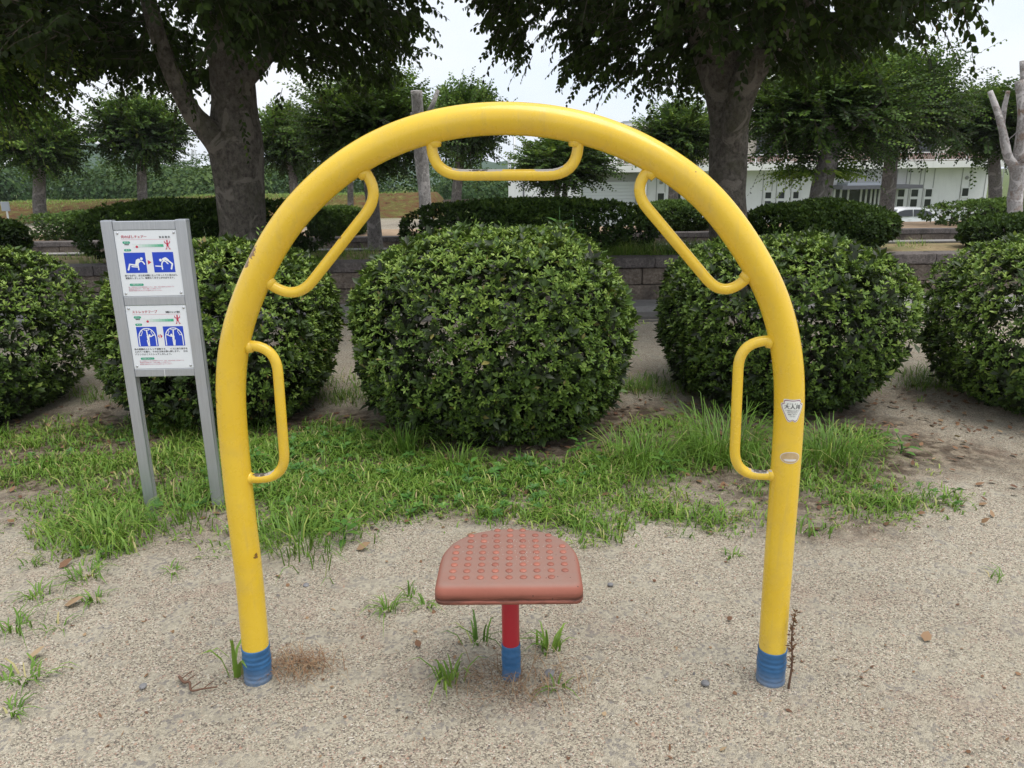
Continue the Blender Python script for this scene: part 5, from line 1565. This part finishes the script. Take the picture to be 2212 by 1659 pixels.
tube("tape_band", [(0, 0, z) for z in zz], .0275 + .0009 * (np.floor((zz + .04) / .033) % 2) + .0004 * np.sin(zz * 300), BLUE_TAPE, stool, 28)
tube("post_flange", [(0, 0, ZT - TK - .010), (0, 0, ZT - TK - .002)], [.032, .034], RED, stool, 28)

# ------------------------------------------------------------------ the instruction board
DS = 3.14
s0, s1_ = at(233, 560, DS), at(404, 560, DS)
bx, bw = (at(217, 500, DS)[0] + at(400, 500, DS)[0]) / 2, .345
board = empty("instruction_board", (bx + .006, DS, 0), "grey aluminium board with two white exercise instruction panels", "sign", rz=math.radians(1.0))
def bz(u, v): return at(u, v, DS)[2]
ztop = bz(310, 475)
pw, pd_ = .046, .04
for s in (-1, 1):
    x0 = s * (bw / 2 - pw / 2)
    p = bmesh.new(); box_bm(p, (x0 - pw / 2, 0, -.08), (x0 + pw / 2, pd_, ztop), .004, 2)
    o = link("post", bm_mesh("post", p), ALU, board)
    box("post_groove", (x0 + s * 0 + pw / 2 - .0005, .014, .0), (x0 + pw / 2 + .0007, .020, ztop - .01), B_GREY, o)
    if s < 0: box("post_groove", (x0 + pw / 2 - .0003, .026, .0), (x0 + pw / 2 + .0007, .031, ztop - .45), B_GREY, o)
iw = bw - 2 * pw
zb1, zb2 = bz(310, 497), bz(325, 640)
zb3, zb4 = bz(325, 660), bz(345, 797)
zb5 = bz(345, 814)
for a, b in ((zb1, ztop - .004), (zb3, zb2), (zb5, zb4)):
    box("crossbar", (-iw / 2 + .0003, .003, a + .0004), (iw / 2 - .0003, .036, b - .0004), ALU, board, .002)
box("board_seam", (-.0012, .0017, zb5 + .001), (.0012, .0029, zb4 - .003), FRAME, board)
class Sheet:
    """One printed panel; artwork is given in 0..1 across and 0..1 down."""
    def __init__(s, z0, z1):
        s.w, s.h, s.zt = iw - .002, z1 - z0 - .002, z1 - .001
        s.o = box("sign_panel", (-s.w / 2, .0045, z0 + .001), (s.w / 2, .0085, z1 - .001), PANEL_WHITE, board, .0008)
        s.lv = 0
    def pt(s, a, b): return (a - .5) * s.w, s.zt - b * s.h
    def flat(s, name, polys, m, lift=1, parent=None):
        y = .0045 - .0004 * lift
        bm = bmesh.new()
        for poly in polys:
            bm.faces.new([bm.verts.new((x, y, z)) for x, z in (s.pt(*q) for q in poly)])
        me = bpy.data.meshes.new(name)
        for f in bm.faces:
            f.normal_update()
            if f.normal.y > 0: f.normal_flip()
        bm.to_mesh(me); bm.free()
        return link(name, me, m, parent or s.o)
    def rect(s, name, a0, b0, a1, b1, m, lift=1): return s.flat(name, [[(a0, b0), (a1, b0), (a1, b1), (a0, b1)]], m, lift)
    def round_poly(s, a, b, ra, rb, n=20): return [(a + ra * math.cos(t), b + rb * math.sin(t)) for t in np.linspace(0, 2 * PI, n, endpoint=False)]
    def pill(s, a0, b0, a1, b1):
        rb = (b1 - b0) / 2; ra = rb * s.h / s.w; bm_ = (b0 + b1) / 2
        L_ = [(a0 + ra - ra * math.sin(t), bm_ + rb * math.cos(t)) for t in np.linspace(0, PI, 9)]
        R_ = [(a1 - ra + ra * math.sin(t), bm_ - rb * math.cos(t)) for t in np.linspace(0, PI, 9)]
        return L_ + R_
    def text(s, name, body, a, b, wid, hgt, m, bold=0.0, lift=2, align="LEFT", spacing=1.0):
        me = text_tris(body, 1.0, "LEFT", spacing)
        V = np.array([v.co[:2] for v in me.vertices]); me.calc_loop_triangles()
        F = np.array([t.vertices[:] for t in me.loop_triangles]).reshape(-1, 3)
        bpy.data.meshes.remove(me)
        V[:, 0] -= V[:, 0].min()
        sx = wid * s.w / V[:, 0].max(); sz_ = hgt * s.h
        x0, z0 = s.pt(a, b)
        Vs, Fs, n = [], [], 0
        for dx in ((0, bold, -bold) if bold else (0,)):
            Vs.append(np.stack([x0 + V[:, 0] * sx + dx, np.full(len(V), .0045 - .0004 * lift - (.00005 if dx else 0)), z0 + V[:, 1] * sz_], 1)); Fs.append(F + n); n += len(V)
        F = np.concatenate(Fs)
        return link(name, tri_mesh(name, np.concatenate(Vs), F), m, s.o)
    def strokes(s, box_, paths, wid, lift):
        """Thick rounded pen strokes inside a square given as (a0,b0,a1,b1)."""
        a0, b0, a1, b1 = box_
        quads = []
        kx = (a1 - a0); ky = (b1 - b0)
        for path, w in paths:
            w = w or wid
            P = np.array(path, float)
            for p, q in zip(P[:-1], P[1:]):
                d = (q - p) / (np.linalg.norm(q - p) + 1e-9); n = np.array([-d[1], d[0]]) * w / 2
                quads.append([tuple(np.array([a0, b0]) + (e) * np.array([kx, ky])) for e in (p + n, q + n, q - n, p - n)])
            for p in P:
                quads.append([(a0 + (p[0] + w / 2 * math.cos(t)) * kx, b0 + (p[1] + w / 2 * math.sin(t)) * ky) for t in np.linspace(0, 2 * PI, 10, endpoint=False)])
        return quads
    def drawing(s, name, box_, paths, m, wid=.06, lift=2):
        q = s.strokes(box_, paths, wid, lift)
        # overlapping strokes step forward a hair each so no two share a plane
        bm = bmesh.new()
        for i, poly in enumerate(q):
            y = .0045 - .0004 * lift - .000006 * i
            f = bm.faces.new([bm.verts.new((x, y, z)) for x, z in (s.pt(*c) for c in poly)])
        me = bpy.data.meshes.new(name); bm.to_mesh(me); bm.free()
        return link(name, me, m, s.o)
def screws(sh, pts):
    for a, b in pts:
        x, z = sh.pt(a, b)
        P = [(x, .0046 - t, z) for t in (0, .0012, .0026, .0034)]
        tube("screw", P, [.0052, .0052, .0042, .001], STEEL, sh.o, 16)
def common(sh, title, sub, sub_a, sub_w, sq, dy):
    sh.text("title_lettering", title, .105, .098, .41, .050, INK_RED, .0004)
    sh.text("subtitle_lettering", sub, sub_a, .107, sub_w, .034, INK, .0004)
    sh.rect("title_rule", .10, .136, .90, .1395, INK_PINK)
    sh.flat("green_pill", [sh.pill(.115, .162, .237, .198)], INK_GREEN)
    sh.text("pill_lettering", "きつさ", .145, .180, .065, .024, INK_WHITE)
    sh.text("small_lettering", "運動強度", .142, .212, .075, .019, INK, .0003)
    sh.flat("green_pill", [sh.pill(.122, .277, .237, .313)], INK_GREEN)
    sh.text("pill_lettering", "使い方", .15, .295, .062, .026, INK_WHITE)
    n = 10
    for i in range(n):                          # the gauge: ten printed steps from white to green
        t = i / (n - 1)
        c = GAUGE[i]
        sh.rect("gauge_step", .275 + i * .0495, .212, .275 + (i + 1) * .0495 - .0006, .252, c)
    sh.flat("gauge_frame", [[(.273, .209), (.773, .209), (.773, .2115), (.273, .2115)], [(.273, .2525), (.773, .2525), (.773, .255), (.273, .255)]] + [[(a, .198), (a + .005, .198), (a + .005, .2085), (a, .2085)] for a in (.273, .40, .535, .67)], INK_GREY)
    sh.flat("gauge_dot", [sh.round_poly(.337, .246, .021, .0188)], INK_RED, 2)
    b = (.785, .150, .885, .288)
    sh.drawing("strong_figure", b, [([(.5, .12), (.5, .13)], .26), ([(.08, .12), (.08, .27), (.25, .36), (.5, .33), (.75, .36), (.92, .27), (.92, .12)], .10), ([(.5, .35), (.5, .52)], .22), ([(.34, .46), (.42, .6)], .07), ([(.66, .46), (.58, .6)], .07), ([(.36, .66), (.64, .66)], .09), ([(.38, .70), (.34, .84), (.30, .97), (.18, .98)], .10), ([(.62, .70), (.68, .84), (.74, .97), (.88, .98)], .10)], INK_RED)
    for a in sq: sh.rect("blue_square", *a, INK_BLUE)
    sh.flat("green_pill", [sh.pill(.13, .806 + dy, .36, .842 + dy)], INK_GREEN)
    sh.text("pill_lettering", "ご利用にあたって", .16, .824 + dy, .17, .022, INK_WHITE)
    for i, (t, w) in enumerate((("●この器具は大人用の健康器具ですので、幼児・児童の使用には不向きです。", .75), ("●運動量は体調を考え、自由に調整してご利用ください。", .53), ("●故障や破損が見られるときは使用しないでください。", .54))):
        sh.text("note_lettering", t, .108, .862 + dy + i * .027, w, .0175, INK_PINK, .0001)
GAUGE = []
for i in range(10):
    t = i / 9
    GAUGE.append(mat("gauge_green_%d" % i, tuple((1 - t) * a + t * b for a, b in zip((.76, .82, .82), (.05, .45, .24))), .45))
S1 = Sheet(zb2, zb1)
sqA, sqB = (.107, .333, .452, .643), (.566, .331, .908, .640)
common(S1, "背のばしチェアー", "休 息 器 具", .715, .175, (sqA, sqB), 0)
S1.flat("red_arrow", [[(.479, .447), (.537, .482), (.479, .517)]], INK_RED)
S1.drawing("sitting_figure", sqA, [([(.80, .30), (.80, .305)], .135), ([(.61, .84), (.60, .60), (.63, .50), (.70, .44), (.79, .42), (.86, .47), (.91, .57)], .06), ([(.31, .68), (.60, .71)], .055), ([(.66, .37), (.60, .40), (.55, .58)], .15), ([(.54, .62), (.22, .57), (.12, .84)], .075)], INK_WHITE)
S1.drawing("bending_figure", sqB, [([(.36, .39), (.36, .395)], .135), ([(.40, .84), (.395, .60), (.43, .49), (.51, .43), (.60, .46), (.69, .57)], .06), ([(.10, .68), (.38, .70)], .055), ([(.50, .36), (.60, .32), (.70, .40)], .13), ([(.70, .40), (.90, .58), (.83, .83)], .075)], INK_WHITE)
S1.text("body_lettering", "座りながら、また反対側に立ってゆっくりと背のばし", .076, .684, .86, .034, INK, .00022)
S1.text("body_lettering", "運動をしましょう。無理なく背すじがのばせます。", .080, .724, .80, .034, INK, .00022)
screws(S1, ((.052, .042), (.958, .042), (.048, .958), (.952, .958)))
S2 = Sheet(zb4, zb3)
sqC, sqD = (.128, .33, .463, .64), (.572, .328, .908, .638)
common(S2, "ストレッチフープ", "体側ストレッチ器具", .655, .235, (sqC, sqD), .012)
S2.flat("red_arrow", [[(.497, .447), (.497, .517), (.462 + .012, .482)], [(.515, .447), (.54 + .008, .482), (.515, .517)]], INK_RED)
hoop = [([(.08, .96), (.08, .52), (.12, .35), (.22, .19), (.36, .10), (.5, .08), (.64, .10), (.78, .19), (.88, .35), (.92, .52), (.92, .96)], .045), ([(.38, .10), (.39, .17), (.61, .17), (.62, .10)], .03), ([(.14, .42), (.20, .45), (.29, .25), (.24, .2)], .03), ([(.86, .42), (.80, .45), (.71, .25), (.76, .2)], .03)]
def mirror(ps): return [([(1 - x, y) for x, y in p], w) for p, w in ps]
man = [([(.62, .43), (.62, .435)], .105), ([(.50, .19), (.52, .45), (.54, .62)], .06), ([(.56, .52), (.70, .49), (.82, .42)], .05), ([(.53, .50), (.54, .64)], .11), ([(.48, .70), (.51, .96)], .06), ([(.56, .70), (.555, .96)], .06)]
S2.drawing("stretching_figure", sqC, hoop + man, INK_WHITE)
S2.drawing("stretching_figure", sqD, hoop + mirror(man), INK_WHITE)
S2.text("body_lettering", "体の横側のストレッチ運動です。　イスに座り両手を", .048, .686, .89, .034, INK, .00022)
S2.text("body_lettering", "上げバーを握り、そのまま体を横へ倒します。　左右", .048, .727, .885, .034, INK, .00022)
S2.text("body_lettering", "バランスよくストレッチしましょう。", .048, .768, .61, .034, INK, .00022)
screws(S2, ((.052, .042), (.958, .042), (.048, .958), (.952, .958)))

# ------------------------------------------------------------------ summer haze in the air
hz = bpy.data.materials.new("haze_air")
hz.use_nodes = True
hn = hz.node_tree.nodes
hn.remove(hn["Principled BSDF"])
pv = hn.new("ShaderNodeVolumePrincipled")
pv.inputs["Color"].default_value = (0.86, 0.92, 1.0, 1)
pv.inputs["Density"].default_value = 0.00028
pv.inputs["Anisotropy"].default_value = 0.2
hz.node_tree.links.new(pv.outputs["Volume"], hn["Material Output"].inputs["Volume"])
box("haze", (-960, -70, -6), (960, 960, 26), hz)
bpy.data.objects["haze"]["kind"] = "stuff"
SC.cycles.volume_bounces = 0
